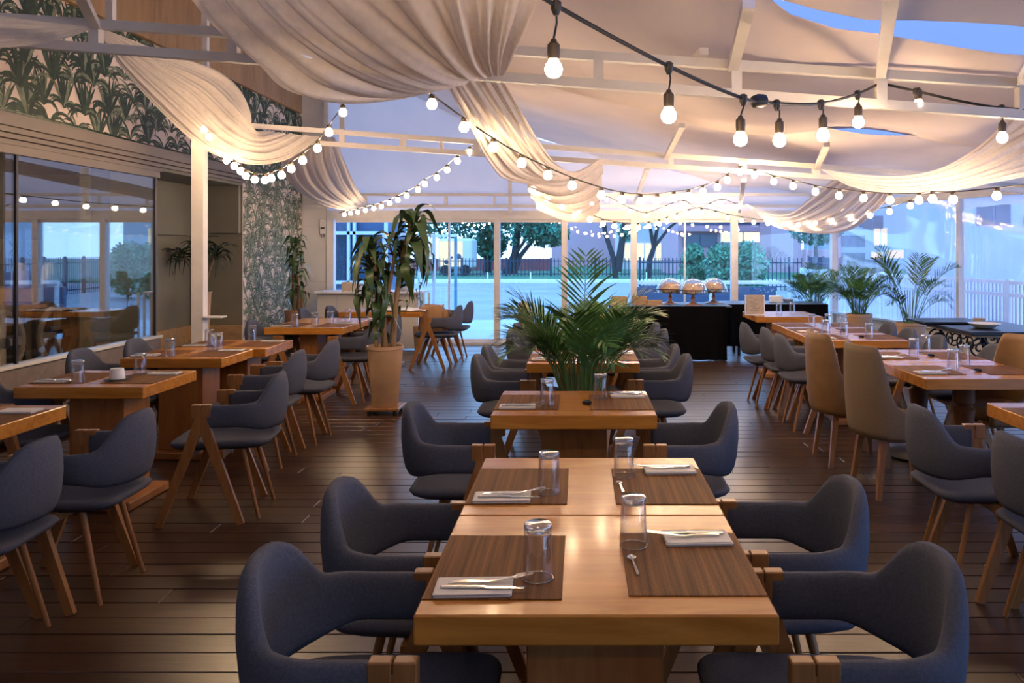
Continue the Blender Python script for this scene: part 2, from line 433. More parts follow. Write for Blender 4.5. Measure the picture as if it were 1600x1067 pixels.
# upper wall with printed paper
wu = struct(MB().box(-4.66, -4.5, 3.0, 13.5, 2.60, 5.6).box(-4.66, -4.5, 11.1, 13.5, 0, 2.6).obj('wall_left_upper', M['paper'])); wu['label'] = 'cream pink wallpaper printed with green palm fronds'
rl = random.Random(11)
def motif(b, y, z, s, kind, wk=1.0):
    # flat printed plant at (y,z) on plane x=const (b uses 2-D -> x fixed later)
    bs_ = b
    def stripe(a0, L, W, curl, seg=5):
        b = bs_[rl.choice(pick)]
        px, pz, a = y, z, a0; pts = []
        for i in range(seg + 1):
            t = i / seg; wd = wk * W * math.sin(PI * (t * .93 + .05)) ** .8 * .5
            pts.append((px - math.sin(a) * wd * 0 - math.cos(a + PI / 2) * wd, pz - math.sin(a + PI / 2) * wd, px + math.cos(a + PI / 2) * wd, pz + math.sin(a + PI / 2) * wd))
            px += math.cos(a) * L / seg; pz += math.sin(a) * L / seg; a += curl / seg
        o = b.off(); x = -4.4985 + rl.uniform(0, .0012)
        for q in pts: b.v += [(x, q[0], q[1]), (x, q[2], q[3])]
        for i in range(seg): b.f.append((o + 2 * i, o + 2 * i + 1, o + 2 * i + 3, o + 2 * i + 2))
    pick = (0, 0, 1, 2) if wk == 1.0 else (0, 1, 1, 1, 2)  # lower print picks paler blades; bulb light on it put into the colour
    if kind == 0:      # upright broad blades with a drooping skirt
        for k in range(7): stripe(PI / 2 + (k - 3) * .17 + rl.uniform(-.05, .05), s * rl.uniform(.8, 1.05), s * .105, (k - 3) * .05)
        for k in range(9):
            sg = -1 if k % 2 else 1
            stripe(PI / 2 + sg * rl.uniform(.5, 1.1), s * rl.uniform(.5, .85), s * .075, sg * rl.uniform(1.6, 2.4))
    else:              # fountain of thin drooping blades
        for k in range(15):
            sg = -1 if k % 2 else 1
            stripe(PI / 2 + sg * rl.uniform(.1, 1.0), s * rl.uniform(.6, 1.0), s * .07, sg * rl.uniform(1.2, 2.8))
prints = [MB(), MB(), MB()]
for (ya, yb, za, zb, step) in ((3.0, 13.45, 2.60, 3.70, .30), (11.15, 13.45, .02, 2.6, .225)):
    z = za; r_ = 0
    while z < zb:
        yy = ya + (r_ % 2) * step * .6
        while yy < yb:
            motif(prints, yy + rl.uniform(-.05, .05), z + rl.uniform(-.05, .05), step * rl.uniform(1.1, 1.45) * (1 if za > 1 else 1.4), rl.randrange(2), 1.0 if za > 1 else .5); yy += step * 1.05
        z += step * .66; r_ += 1
for b, mk in zip(prints, ('leafA', 'leafB', 'leafC')):
    # keep the print on its paper
    b.v = [(v[0], min(13.49, max(3.0 if v[2] > 2.6 else 11.11, v[1])), max(.02, v[2])) for v in b.v]
    o = b.obj('frond_print', M[mk], wu); o['kind'] = 'stuff'
yy = 3.0
for wd in (1.3, .9, 1.1, 1.25, 1.15, 1.2, 1.3, 1.2, .95):
    y2 = min(13.3, yy + wd)
    MB().cbox(-4.5, -4.44, yy, y2 - .006, 3.70, 5.5, .004).obj('panel', M['ply'], wu); yy = y2
# niche
nb = struct(MB().box(-5.32, -5.2, 8.85, 11.1, 0, 2.5).obj('wall_niche', M['wallolive']))
MB().box(-5.2, -4.501, 11.09, 11.2, 0, 2.6).obj('niche_end', M['wallolive'], nb)
MB().box(-5.0, -4.52, 8.86, 8.90, 0, 2.4).obj('niche_end', M['wallolive'], nb)
MB().box(-5.2, -4.5, 8.9, 11.1, 2.38, 2.42).obj('niche_soffit', M['wallolive'], nb)
MB().cbox(-5.2, -4.52, 11.02, 11.1, 1.75, 2.38, .004).obj('duct_box', M['wallolive'], nb)
MB().box(-5.2, -5.14, 9.9, 11.0, 1.72, 2.38).obj('duct_box', M['wallolive'], nb)
MB().box(-5.2, -4.5, 8.88, 11.1, 0, .30).obj('niche_step', M['plinth'], nb)
MB().box(-5.2, -5.17, 8.9, 11.1, .30, .53).obj('skirting', M['cartwood'], nb)
MB().box(-5.2, -4.5, 11.07, 11.1, .30, .53).obj('skirting', M['cartwood'], nb)
MB().box(-4.53, -4.46, 8.92, 11.1, .28, .32).obj('step_edge', M['ceramic'], nb)
# room seen through the dark glass
ir = struct(MB().box(-8.7, -8.6, 2.5, 12.2, 0, 3).box(-8.6, -4.6, 12.1, 12.2, 0, 3).box(-8.6, -4.6, 2.4, 2.5, 0, 3).box(-8.7, -4.62, 2.4, 12.2, 2.62, 2.7).box(-8.7, -4.62, 2.4, 12.2, -.08, .0).obj('wall_inner_room', M['intwall']))
# near side closure of the left
struct(MB().box(-4.66, -4.5, -3.2, 3.0, 0, 5.6).obj('wall_left_rear', M['wallwhite']))
struct(MB().box(-4.6, 6.2, -3.3, -3.2, 0, 5.2).obj('wall_rear', M['wallwhite']))

# end wall of windows
ww = struct(MB().box(-4.5, -4.09, 13.46, 13.56, 0, 4.6).obj('wall_back', M['wallwhite'])); ww['label'] = 'narrow white panelled wall beside the window run'
for z0, z1 in ((.01, 1.0), (1.01, 1.9), (1.91, 2.9)): MB().cbox(-4.49, -4.10, 13.45, 13.46, z0, z1, .002).obj('panel', M['wallwhite'], ww)
hd = struct(MB().box(-4.09, 4.12, 13.44, 13.56, 2.02, 2.16).obj('trim_3', M['white'])); hd['label'] = 'white header beam along the window run'
MB().box(-4.09, 4.12, 13.40, 13.6, 0, .04).obj('trim_track', M['white'], hd)
MB().box(-4.09, -3.98, 13.42, 13.56, .04, 2.02).obj('trim_post', M['white'], hd)
xs = [(777, 9), (882, 9), (990, 9), (1147, 10), (1303, 9)]
xcur = -3.98; wi = 2
allx = [-3.98] + [(p - 907) * YB / FPX for p, _ in xs]
for p, wpx in xs:
    xx = (p - 907) * YB / FPX; hw = wpx * YB / FPX / 2
    MB().box(xx - hw, xx + hw, 13.43, 13.57, .04, 2.02).obj('trim_post', M['white'], hd)
for a, b in zip(allx[:-1], allx[1:]):
    g = struct(MB().box(a + .03, b - .03, 13.495, 13.505, .04, 2.02).obj('window_%d' % wi, M['winglass'])); wi += 1
    MB().box(a + .03, b - .03, 13.48, 13.52, .04, .085).obj('window_frame', M['white'], g)
    MB().box(a + .03, b - .03, 13.48, 13.52, 1.97, 2.02).obj('window_frame', M['white'], g)
for px in (702, 1070):
    xx = (px - 907) * YB / FPX
    MB().box(xx - .014, xx + .014, 13.47, 13.53, .04, 2.02).obj('trim_bar', M['cyanmetal'], hd)
# roof profile
near_prof = [(-4.6, 4.35), (-3, 3.75), (-1.8, 3.35), (-.6, 2.92), (1.0, 2.50), (2.0, 2.43), (4.1, 2.27), (6.3, 2.05)]
far_prof = [(-4.6, 4.6), (-3, 4.07), (-1.8, 3.6), (-.6, 3.2), (1.07, 2.80), (2.4, 2.5), (4.1, 2.30), (6.3, 2.1)]
def prof(pf, x):
    for (a, za), (b, zb) in zip(pf[:-1], pf[1:]):
        if x <= b: return za + (zb - za) * (x - a) / (b - a)
    return pf[-1][1]
def zr(x, y):
    t = smoothstep(4, 13.5, y); return prof(near_prof, x) * (1 - t) + prof(far_prof, x) * t
def roof_panel(name, x0, x1, ya, yb, dz, seed, sag=.07):
    # ya, yb: functions of x giving the two free edges
    rr = random.Random(seed); b = MB(); NX, NY = 56, 26; rows = []
    ph = [rr.uniform(0, 6) for _ in range(6)]
    for j in range(NY + 1):
        v = j / NY; rw = []
        for i in range(NX + 1):
            u = i / NX; x = x0 + (x1 - x0) * u; yy = ya(x) * (1 - v) + yb(x) * v
            z = zr(x, yy) + dz - sag * math.sin(PI * v) * .7
            z += .028 * math.sin(x * 1.9 + ph[0] + yy * .6) + .018 * math.sin(x * 4.3 + ph[1] - yy * 1.1) + .010 * math.sin(yy * 5.5 + ph[2] + x)
            e = math.exp(-((v * (yb(x) - ya(x))) / .12) ** 2) + math.exp(-(((1 - v) * (yb(x) - ya(x))) / .12) ** 2)
            z += e * (-.03 + .03 * math.sin(x * 3.1 + ph[3]))
            rw.append((x, yy, z))
        rows.append(rw)
    o = b.grid(rows).obj(name, M['roof'], None, 'all'); return struct(o)
def edge(px_y, d):  # polyline of x -> y from given pairs
    return lambda x: prof(px_y, x)
cl = roof_panel('ceiling', -4.55, 6.3, lambda x: -3.2, lambda x: prof([(-5, 3.6), (.3, 3.6), (.62, 3.12), (.9, 3.08), (1.3, 3.14), (1.9, 3.38), (6.5, 3.9)], x), 0, 1)
cl['label'] = 'slack cream fabric roof panels over the dining room'
roof_panel('ceiling_panel', -4.55, 6.3, lambda x: prof([(-5, 3.1), (.3, 3.05), (.6, 3.24), (.9, 3.5), (1.3, 3.52), (1.9, 3.68), (6.5, 4.2)], x), lambda x: 6.7 + .25 * math.sin(x * .9 + 1), .03, 2)
roof_panel('ceiling_panel', -4.55, 6.3, lambda x: 6.55 + .2 * math.sin(x * .8 + 1), lambda x: 13.52, .10, 3, .04)
rows = [[(x, y, zr(x, y) + .42) for x in np.linspace(-1.5, 6.4, 12)] for y in (1.2, 3.2, 5.2, 7.2, 9.2)]
os_ = struct(MB().grid(rows).obj('roof', M['outersheet'], None, 'all')); os_['label'] = 'outer blue weather sheet seen through the gap between fabric panels'
# gable cloth above the windows
rows = []
for j in range(9):
    v = j / 8; rw = []
    for i in range(41):
        x = -4.5 + 8.65 * i / 40; z0 = 2.14; z1 = zr(x, 13.5) + .1
        rw.append((x, 13.5 + .02 * math.sin(x * 2.2 + v * 3), z0 + (z1 - z0) * v))
    rows.append(rw)
struct(MB().grid(rows).obj('wall_back_upper', M['gable'], None, 'all'))

# trusses
def truss(n, d, top, bot, verts, s=.05, label=None, sv=.045):
    b = MB().beam(P(*top[0], d), P(*top[-1], d), s, s)
    o = struct(b.obj('trim_%d' % n, M['white'])); o['label'] = label
    MB().beam(P(*bot[0], d), P(*bot[-1], d), s, s).obj('truss_chord', M['white'], o)
    def yat(l, px): return l[0][1] + (l[-1][1] - l[0][1]) * (px - l[0][0]) / (l[-1][0] - l[0][0])
    for px, wd in verts:
        MB().beam(P(px, yat(top, px), d), P(px, yat(bot, px), d), wd, wd, up=(0, 1, 0)).obj('truss_strut', M['white'], o)
    return o
truss(4, 4.1, ((-260, 12), (1760, 141)), ((-260, 46), (1760, 191)), ((150, .05), (365, .05), (935, .05), (1150, .05), (1376, .05), (1597, .05)), .045, 'near white steel ladder truss crossing the tent')
truss(5, 7.8, ((313, 191), (1640, 286)), ((320, 212), (1640, 300)), ((535, .05), (630, .05), (690, .03), (745, .06), (1048, .05), (1160, .07), (1275, .07), (1420, .05)), .045, 'second white steel ladder truss crossing the tent')
truss(6, 13.3, ((475, 304), (1330, 304)), ((475, 322), (1330, 322)), ((572, .05), (697, .05), (773, .04), (960, .05), (1157, .05)), .045, 'far white ladder truss above the window run')
po = struct(MB().box(-3.625, -3.515, 7.76, 7.86, 0, 2.76).obj('trim_7', M['white'])); po['label'] = 'white square post in front of the niche'
MB().cbox(-3.52, -3.34, 7.74, 7.88, .90, .915, .003).obj('bracket_shelf', M['white'], po)
rf = struct(MB().beam(P(1170, 6, 3.2), P(1145, 106, 4.1), .05, .04).obj('trim_8', M['white'])); rf['label'] = 'white steel rafters linking the trusses'
for a, b_ in (((1100, 80, 4.1), (1082, 100, 4.35)), ((1066, 196, 6.2), (1040, 247, 7.8)), ((1292, 226, 6.4), (1276, 263, 7.8)), ((1011, 263, 7.9), (991, 318, 13.3)), ((1162, 282, 7.9), (1155, 331, 13.3)), ((1376, 118, 4.1), (1400, -60, 2.2)), ((1597, 128, 4.1), (1620, 88, 3.0)), ((150, 42, 4.1), (60, -140, 2.8))):
    MB().beam(P(*a), P(*b_), .045, .035).obj('rafter', M['white'], rf)
for px, ya, yb, d in ((173, -40, 42, 7.0), (321, 20, 112, 9.0), (510, 140, 205, 13.3), (535, 160, 212, 12.0), (797, 262, 336, 13.35)):
    MB().beam(P(px, ya, d), P(px, yb, d), .06, .06, up=(0, 1, 0)).obj('hanger', M['white'], rf)

# right wall: low wall, posts, clear plastic curtains
def rw(t): return Vector((4.1 + 1.4 * t, 13.5 - 6.5 * t, 0))
T_END = 2.3
wr = MB()
a, b_ = rw(0), rw(T_END)
nrm = Vector((6.5, 1.4, 0)).normalized()
wr.quad(a, b_, b_ + Vector((0, 0, .5)), a + Vector((0, 0, .5)))
wr.quad(a + nrm * .1, b_ + nrm * .1, b_ + nrm * .1 + Vector((0, 0, .5)), a + nrm * .1 + Vector((0, 0, .5)))
wr.quad(a + Vector((0, 0, .5)), b_ + Vector((0, 0, .5)), b_ + nrm * .1 + Vector((0, 0, .5)), a + nrm * .1 + Vector((0, 0, .5)))
wro = struct(wr.obj('wall_right', M['wallwhite'])); wro['label'] = 'low white wall under the clear plastic curtains'
MB().beam(a + Vector((0, 0, .52)), b_ + Vector((0, 0, .52)), .14, .03).obj('wall_cap', M['cyanmetal'], wro)
wi = 9
ts = [0, .47, .95, 1.4, 1.85, T_END]
for k, (t0, t1) in enumerate(zip(ts[:-1], ts[1:])):
    rows = []
    for j in range(25):
        v = j / 24; rwk = []
        for i in range(49):
            u = i / 48; p = rw(t0 + (t1 - t0) * u)
            edge_ = math.exp(-(u / .07) ** 2) + math.exp(-((1 - u) / .07) ** 2)
            q = p + nrm * (.012 * math.sin(u * 9 + v * 4 + k) + .035 * edge_ * math.sin(u * 160 + v * 2) + .01 * math.sin(v * 13 + u * 5) + .03)
            rwk.append((q.x, q.y, .53 + v * (2.22 - .53)))
        rows.append(rwk)
    o = struct(MB().grid(rows).obj('window_%d' % wi, M['plastic'], None, 'all')); wi += 1
    o['label'] = 'hazy clear plastic side curtain'
    p = rw(t1)
    MB().beam((p.x, p.y, 0), (p.x, p.y, 2.2), .07, .07, up=(0, 1, 0)).obj('curtain_post', M['white'], o)
struct(MB().beam(rw(0) + Vector((0, 0, 2.24)), rw(T_END) + Vector((0, 0, 2.12)), .09, .09).obj('trim_9', M['white']))
# ================================================================== OUTSIDE
g = struct(MB().box(-20, 24, 13.6, 18.2, -.08, -.01).obj('pavement', M['terrace'])); g['label'] = 'pale terrace paving outside the windows'
g = struct(MB().box(-70, 90, 18.2, 38, -.10, -.03).obj('road', M['asphalt'])); g['label'] = 'blue grey asphalt road beyond the terrace'
kb = struct(MB().cbox(-60, 11, 38.0, 38.4, -.1, .13, .02).obj('kerb', M['kerb'])); kb['label'] = 'white painted kerb along the road'
struct(MB().box(-80, 90, 38.4, 120, -.1, .05).obj('lawn', M['grass']))
# dark picket fence beyond the road
def fence(name, label, p0, p1, h, step, mt, post_every, zb=.0, lean=0, n_max=300, rails=(.12, .85), pr=.014, rr=.02):
    p0 = Vector(p0); p1 = Vector(p1); L = (p1 - p0).length; n = min(n_max, int(L / step)); dr = (p1 - p0).normalized()
    root = thing(name, label, 'fence', p0, math.atan2(dr.y, dr.x))
    pk = MB().box(-pr, pr, -pr, pr, zb, h).mesh('picket', mt); ps = MB().box(-pr * 2.6, pr * 2.6, -pr * 2.6, pr * 2.6, zb, h * 1.03).mesh('post', mt)
    for i in range(n + 1):
        post = i % post_every == 0
        o = bpy.data.objects.new('post' if post else 'picket', ps if post else pk); COL.objects.link(o); o.parent = root; o.location = (i * L / n, 0, 0)
        if lean and not post: o.rotation_euler = (0, lean, 0)
    for z in rails: MB().box(0, L, -rr, rr, zb + (h - zb) * z - rr, zb + (h - zb) * z + rr).obj('rail', mt, root)
    return root
fence('picket_fence', 'long dark iron picket fence beyond the road verge', (-16, 45, .05), (9, 45, .05), .97, .20, M['fence'], 12, 0, rr=.03, pr=.022)
fence('picket_fence', 'tall dark picket fence beside the near bushes', (8.2, 30, 0), (7.6, 20, 0), 1.25, .13, M['fence'], 9, 0, pr=.012)
fence('picket_fence', 'dark picket fence behind the bushes, joining the tall fence', (2.2, 31, 0), (8.1, 30.5, 0), 1.2, .15, M['fence'], 12, 0, pr=.014)
cr_ = fence('terrace_railing', 'white terrace railing of slim bars outside the plastic curtain', (5.05, 19.0, 0), (6.3, 10.6, 0), 1.08, .085, M['cyanmetal'], 14, 0, rails=(.06, .82, .985), pr=.014, rr=.025)
fence('terrace_railing', 'white terrace railing section nearer the iron table', (6.32, 10.55, 0), (8.6, 7.6, 0), 1.10, .10, M['cyanmetal'], 12, 0, rails=(.06, .82, .985), pr=.016, rr=.025)
hg = MB().beam((6.4, 23.5, .45), (10.5, 7.2, .45), .3, .95).obj('garden_wall', M['bluepanel']); tag(hg, 'low dark blue wall behind the white terrace railing', 'wall')
hb = MB().cbox(985 * 0 + (985 - 907) * 16 / FPX, (1235 - 907) * 16 / FPX, 15.95, 16.05, .86, .93, .01).obj('handrail', M['kerb'])
tag(hb, 'thick white handrail crossing behind the buffet windows', 'rail')
for x in (1.0, 2.5, 4.0): MB().box(x - .03, x + .03, 15.97, 16.03, 0, .87).obj('post', M['cyanmetal'], hb)
# blue panel wall under the handrail
bp = MB().box(1.0, 3.8, 16.2, 16.3, 0, .8).obj('boundary_panel', M['bluepanel']); tag(bp, 'dark blue low screen behind the white handrail', 'screen')

# trees
def tree(name, label, x, y, h, trunk_r, forks, crown, mt, n=2600, lw=.22, seed=1, group='trees beyond the road'):
    rr = random.Random(seed); root = thing(name, label, 'tree', (x, y, 0), 0, group)
    for f in forks:
        MB().tube([Vector((q[0], 0, q[1])) + Vector((0, rr.uniform(-.1, .1), 0)) for q in f[0]], f[1], 7, f[2]).obj('trunk', M['bark'], root, True)
    if crown:
        b = MB()
        for k in range(n):
            cx, cz, rx, rz = rr.choice(crown)
            while True:
                q = Vector((rr.uniform(-1, 1), rr.uniform(-1, 1), rr.uniform(-1, 1)))
                if q.length < 1: break
            q = q * (.55 + .45 * rr.random()) if rr.random() < .5 else q.normalized() * rr.uniform(.75, 1.02)
            p = Vector((cx + q.x * rx, q.y * rx * .8, cz + q.z * rz))
            a = Vector((rr.uniform(-1, 1), rr.uniform(-1, 1), rr.uniform(-1, 1))).normalized() * lw; c = a.cross(Vector((rr.uniform(-1, 1), rr.uniform(-1, 1), rr.uniform(-1, 1)))).normalized() * lw * .6
            b.quad(p - a, p - c, p + a, p + c)
        o = b.obj('crown', mt, root); o['kind'] = 'stuff'
    return root
def X(px, d): return (px - 907) * d / FPX
tree('shade_tree', 'broad leafy tree with two dark leaning trunks behind the window beam', X(800, 50), 50, 7, .2,
     [(([(-.3, 0), (.2, 1.2), (.4, 3.4), (.3, 6)]), .30, .14), (([(.1, 0), (.5, 1.1), (1.6, 2.5), (2.4, 4.5)]), .18, .07), (([(.0, .9), (.9, 2.2), (1.0, 4.8)]), .12, .06)],
     [(.5, 3.2, 2.2, 1.5), (2.0, 2.5, 1.5, .9), (-1, 4.2, 2, 1.6), (1, 5, 2.6, 1.6)], M['foliA'], 3600, .17, 1)
tree('shade_tree', 'dense tree mass left of the first window mullion', X(735, 52), 52, 8, .2,
     [(([(1.0, 0), (1.2, 2), (1.3, 5)]), .3, .2), (([(-1.2, 0), (-.9, 1.5), (-1.6, 3.5)]), .16, .08)],
     [(0, 3.0, 2.3, 1.6), (-2.5, 4.0, 2.4, 1.7), (1.0, 4.6, 2.2, 1.8), (1.3, 1.8, 1.0, 1.0), (-5, 4.6, 2.5, 1.6)], M['foliA'], 4200, .17, 2)
tree('bare_tree', 'slim dark tree with a forked trunk before the pink building', X(962, 42), 42, 5, .2,
     [(([(0, 0), (-.1, 1.0), (-.55, 2.4), (-.7, 4)]), .16, .1), (([(.1, .4), (.3, 1.8), (.55, 3.4)]), .22, .12)],
     [(.6, 3.3, .8, .6), (.5, 2.3, .45, .5)], M['foliA'], 420, .12, 3)
tree('bare_tree', 'dark leafless tree with wide branching limbs before the white house', X(1012, 42), 42, 5, .2,
     [(([(0, 0), (.1, 1.0), (.35, 1.7)]), .17, .12), (([(.3, 1.55), (.15, 2.4), (-.05, 3.4)]), .11, .07), (([(.3, 1.6), (.5, 2.6), (.55, 4)]), .11, .07), (([(.35, 1.65), (1.1, 2.6), (2.0, 3.3)]), .09, .05)],
     [(.2, 3.6, 1.2, .5), (1.6, 3.6, .8, .4)], M['foliA'], 600, .11, 4)
for px, yy, w_, h_, sd, lb in ((1083, 27, .45, .72, 5, 'small feathery bush behind the bread stands'), (1128, 26, .62, .75, 6, 'wide feathery bush behind the post near the menu stand'), (1168, 26.5, .72, .85, 7, 'tallest feathery bush just past the window post')):
    tree('garden_bush', lb, X(px, yy), yy, 2, .1, [(([(0, 0), (0, .5)]), .03, .02)], [(0, .95, w_, h_ * .75), (0, 1.35, w_ * .8, h_ * .5), (.1, .5, w_ * .7, .5)], M['foliB'], 1500, .075, sd, 'bushes outside the buffet windows')
tree('shade_tree', 'blue green tree beyond the grey pillar near the corner post', X(1275, 48), 48, 6, .2, [(([(0, 0), (0, 2)]), .15, .1)], [(0, 2.6, 1.6, .9), (.3, 3.4, 1.8, .9)], M['foliA'], 1500, .15, 8)
# buildings
def building(name, label, x0, x1, y, dep, h, mt, wins=(), group=None):
    root = thing(name, label, 'building', (x0, y, 0), 0, group)
    MB().cbox(0, x1 - x0, 0, dep, 0, h, .02).obj('wall', mt, root)
    for (a, b, z0, z1, nx, lit) in wins:
        for k in range(nx):
            wa = a + (b - a) * k / nx + .05; wb = a + (b - a) * (k + 1) / nx - .05
            f = MB().box(wa - .05, wb + .05, -.06, .0, z0 - .05, z1 + .05).obj('window', M['bluepanel'] if not lit else M['kerb'], root)
            MB().box(wa, wb, -.08, -.062, z0, z1).obj('pane', M['litglow'] if lit else M['darkglass'], f)
    return root
def zat(py, d): return 1.55 + (388 - py) * d / FPX
building('pink_building', 'plain lilac pink building behind the forked tree', X(862, 69), X(967, 69), 69, 6, 10, M['pinkwall'])
building('brick_wall', 'low red brick garden wall behind the fence', X(560, 56), X(862, 56), 56, .4, zat(404, 56), M['redwall'])
building('white_house', 'white house with large gridded pale windows behind the bare tree', X(968, 60), X(1046, 60), 60, 8, 5.5, M['whitebldg'],
         [(.3, 3.3, zat(408, 60), zat(380, 60), 4, True)])
building('pink_block', 'pink concrete pillar block beside the white house', X(1046, 49), X(1059, 49), 49, 5, 9, M['pinkwall'])
bd = building('apartment_building', 'pink apartment building with wide lit window band', X(1060, 56), X(1202, 56), 56, 8, 7, M['pinkwall'],
         [(.3, 2.6, zat(385, 56), zat(367, 56), 2, False), (2.8, 5.9, zat(378, 56), zat(363, 56), 2, True), (.3, 5.9, zat(350, 56), zat(338, 56), 5, False), (4.3, 6.0, zat(410, 56), zat(396, 56), 2, False)])
MB().cbox(-.1, 6.3, -.5, 0, zat(362, 56), zat(355, 56), .02).obj('ledge', M['pinkwall'], bd)
building('tower_block', 'tall pale pink pillar block right of the lit window band', X(1205, 52), X(1252, 52), 52, 3.4, 8, M['pinkwall'])
building('low_building', 'low pink wall below the blue green tree', X(1252, 54), X(1312, 54), 54, 5, zat(390, 54), M['pinkwall'])
building('apartment_tower', 'blue grey apartment tower with small windows, two of them lit', X(1308, 60), X(1425, 60), 60, 9, 9, M['bluebldg'],
         [(.3, 2.0, zat(384, 60), zat(369, 60), 3, False), (.3, 2.0, zat(412, 60), zat(396, 60), 3, False), (2.6, 3.6, zat(383, 60), zat(357, 60), 2, True), (2.4, 3.3, zat(404, 60), zat(394, 60), 1, True), (3.5, 4.8, zat(403, 60), zat(391, 60), 1, True), (.3, 3.3, zat(357, 60), zat(338, 60), 4, False)])
building('service_building', 'grey blue building past the last plastic curtain', X(1500, 30), X(1660, 30), 30, 5, 5.0, M['bluebldg'],
         [(.6, 1.8, zat(350, 30), zat(318, 30), 2, False), (2.3, 4.0, zat(360, 30), zat(340, 30), 2, False)])
# white painted billboard-like truck body behind the fence
tr = thing('box_truck', 'pale boxy vehicle with dark patches parked behind the fence', 'truck', (X(702, 43.5), 43.5 + 2.5, .05))
MB().cbox(-1.0, .85, 0, 2.4, .35, 2.05, .12).obj('body', M['whitebldg'], tr)
MB().cbox(-.95, .35, -.02, .0, .5, 1.9, .01).obj('side_panel', M['litglow'], tr)  # panel made to glow by emission, though it is no lamp
for (a, c_, r_) in ((.12, 1.05, .16), (-.55, .75, .13), (-.25, 1.0, .07)): MB().lathe([(r_ * .7, -.01), (r_, 0), (r_ * .6, .01)], 9).obj('patch', M['darkglass'], tr, False, (a, -.035, c_)).rotation_euler = (R(90), 0, 0)
for sx_ in (-.6, .5): MB().lathe([(.26, -.1), (.3, -.06), (.3, .06), (.26, .1)], 14).obj('wheel', M['black'], tr, True, (sx_, .05, .3)).rotation_euler = (R(90), 0, 0)
# metal tube frame and shopfront outside on the left
fr = thing('awning_frame', 'pale blue metal tube frame standing on the terrace', 'frame', (0, 0, 0))
for px, d, y0, y1 in ((678, 15.0, 369, 531), (712, 16.2, 368, 514), (655, 16.2, 368, 500)):
    MB().beam(P(px, y0, d), (P(px, y0, d).x, d, 0), .055, .055, up=(0, 1, 0)).obj('post', M['tealmetal'] if px > 700 else M['cyanmetal'], fr)
def bar(a, b, w=.05, m='cyanmetal'): MB().beam(P(*a), P(*b), w, w).obj('bar', M[m], fr)
bar((620, 366, 15.0), (678, 369, 15.0)); bar((655, 368, 16.2), (712, 368, 16.2)); bar((678, 369, 15.0), (712, 368, 16.2))
bar((660, 497, 15.0), (678, 500, 15.0)); bar((678, 500, 15.0), (712, 488, 16.2)); bar((655, 488, 16.2), (712, 488, 16.2), .03)
bar((600, 366, 15), (600, 520, 15))
sh = thing('shopfront', 'dark blue glazed kiosk front with pale frames outside the serving hatch', 'shopfront', (0, 0, 0))
MB().box(X(500, 17.5), X(603, 17.5), 17.5, 19.5, 0, 3.0).obj('wall', M['bluepanel'], sh)
MB().box(X(523, 17.5), X(541, 17.5), 17.44, 17.5, zat(438, 17.5), zat(410, 17.5)).obj('opening', M['darkglass'], sh)
for px in (516, 545, 554, 603): MB().box(X(px, 17.4) - .03, X(px, 17.4) + .03, 17.36, 17.44, 0, 3.0).obj('frame_post', M['cyanmetal'], sh)
for py in (364, 441): MB().box(X(500, 17.4), X(603, 17.4), 17.36, 17.44, zat(py, 17.4) - .035, zat(py, 17.4) + .035).obj('frame_rail', M['cyanmetal'], sh)
for (px0, px1, py0, py1) in ((517, 544, 367, 438), (556, 601, 367, 438)): MB().box(X(px0, 17.45), X(px1, 17.45), 17.45, 17.47, zat(py1, 17.45), zat(py0, 17.45)).obj('pane', M['darkglass'], sh)
for px in (762, 829, 1010): 
    o = MB().tube([(X(px, 39.5), 39.5, .05), (X(px, 39.5), 39.5, .42)], .035, 8).obj('bollard', M['kerb']); tag(o, {762: 'short white marker post on the verge, nearest the first mullion', 829: 'short white marker post on the verge before the leaning trunks', 1010: 'short white marker post on the verge below the bare tree'}[px], 'post', 'verge marker posts')
# ================================================================== FURNITURE PROTOTYPES
def band_mesh(name, m, xf, xm, rx, ry, top, bot, thick, lean, N=44, wave=0.0, bow=0.0):
    # U shaped shell: straight arms xf..xm then half ellipse behind; f = 0 at arm tip .. 1 at back centre
    path = []
    for i in range(N + 1):
        s = -1 + 2 * i / N; sg = -1 if s < 0 else 1; f = 1 - abs(s)
        La = (xf - xm); Le = PI * (rx + ry) / 4; l = f * (La + Le)
        if l < La: x, y, b = xf - l, sg * -1 * ry, 0.0; nx, ny = 0, -sg
        else:
            ph = (l - La) / Le * PI / 2; x = xm - rx * math.sin(ph); y = -sg * ry * math.cos(ph); b = math.sin(ph)
            nx, ny = -math.sin(ph) / rx, -sg * math.cos(ph) / ry; q = math.hypot(nx, ny); nx /= q; ny /= q
        path.append((x, y, nx, ny, f, b))
    K = 14; B = MB(); o = 0
    for (x, y, nx, ny, f, b) in path:
        zt, zb = top(f, b), bot(f, b); h = (zt - zb) / 2; zc = (zt + zb) / 2; th = thick(f, b) / 2
        for k in range(K):
            q = 2 * PI * k / K; cx, cz = math.cos(q), math.sin(q)
            e = .55
            px = math.copysign(abs(cx) ** e, cx) * th; 
            pz = math.copysign(abs(cz) ** .8, cz) * h
            v = pz / h  # -1..1
            out = lean * b * (v * .5 + .5) ** 1.5 + bow * (1 - v * v) * b
            B.v.append((x + nx * (px + out), y + ny * (px + out), zc + pz))
    n = len(path)
    for i in range(n - 1):
        for k in range(K):
            j = (k + 1) % K
            B.f.append((i * K + k, i * K + j, (i + 1) * K + j, (i + 1) * K + k))
    B.f.append(tuple(range(K))); B.f.append(tuple((n - 1) * K + K - 1 - k for k in range(K)))
    return B
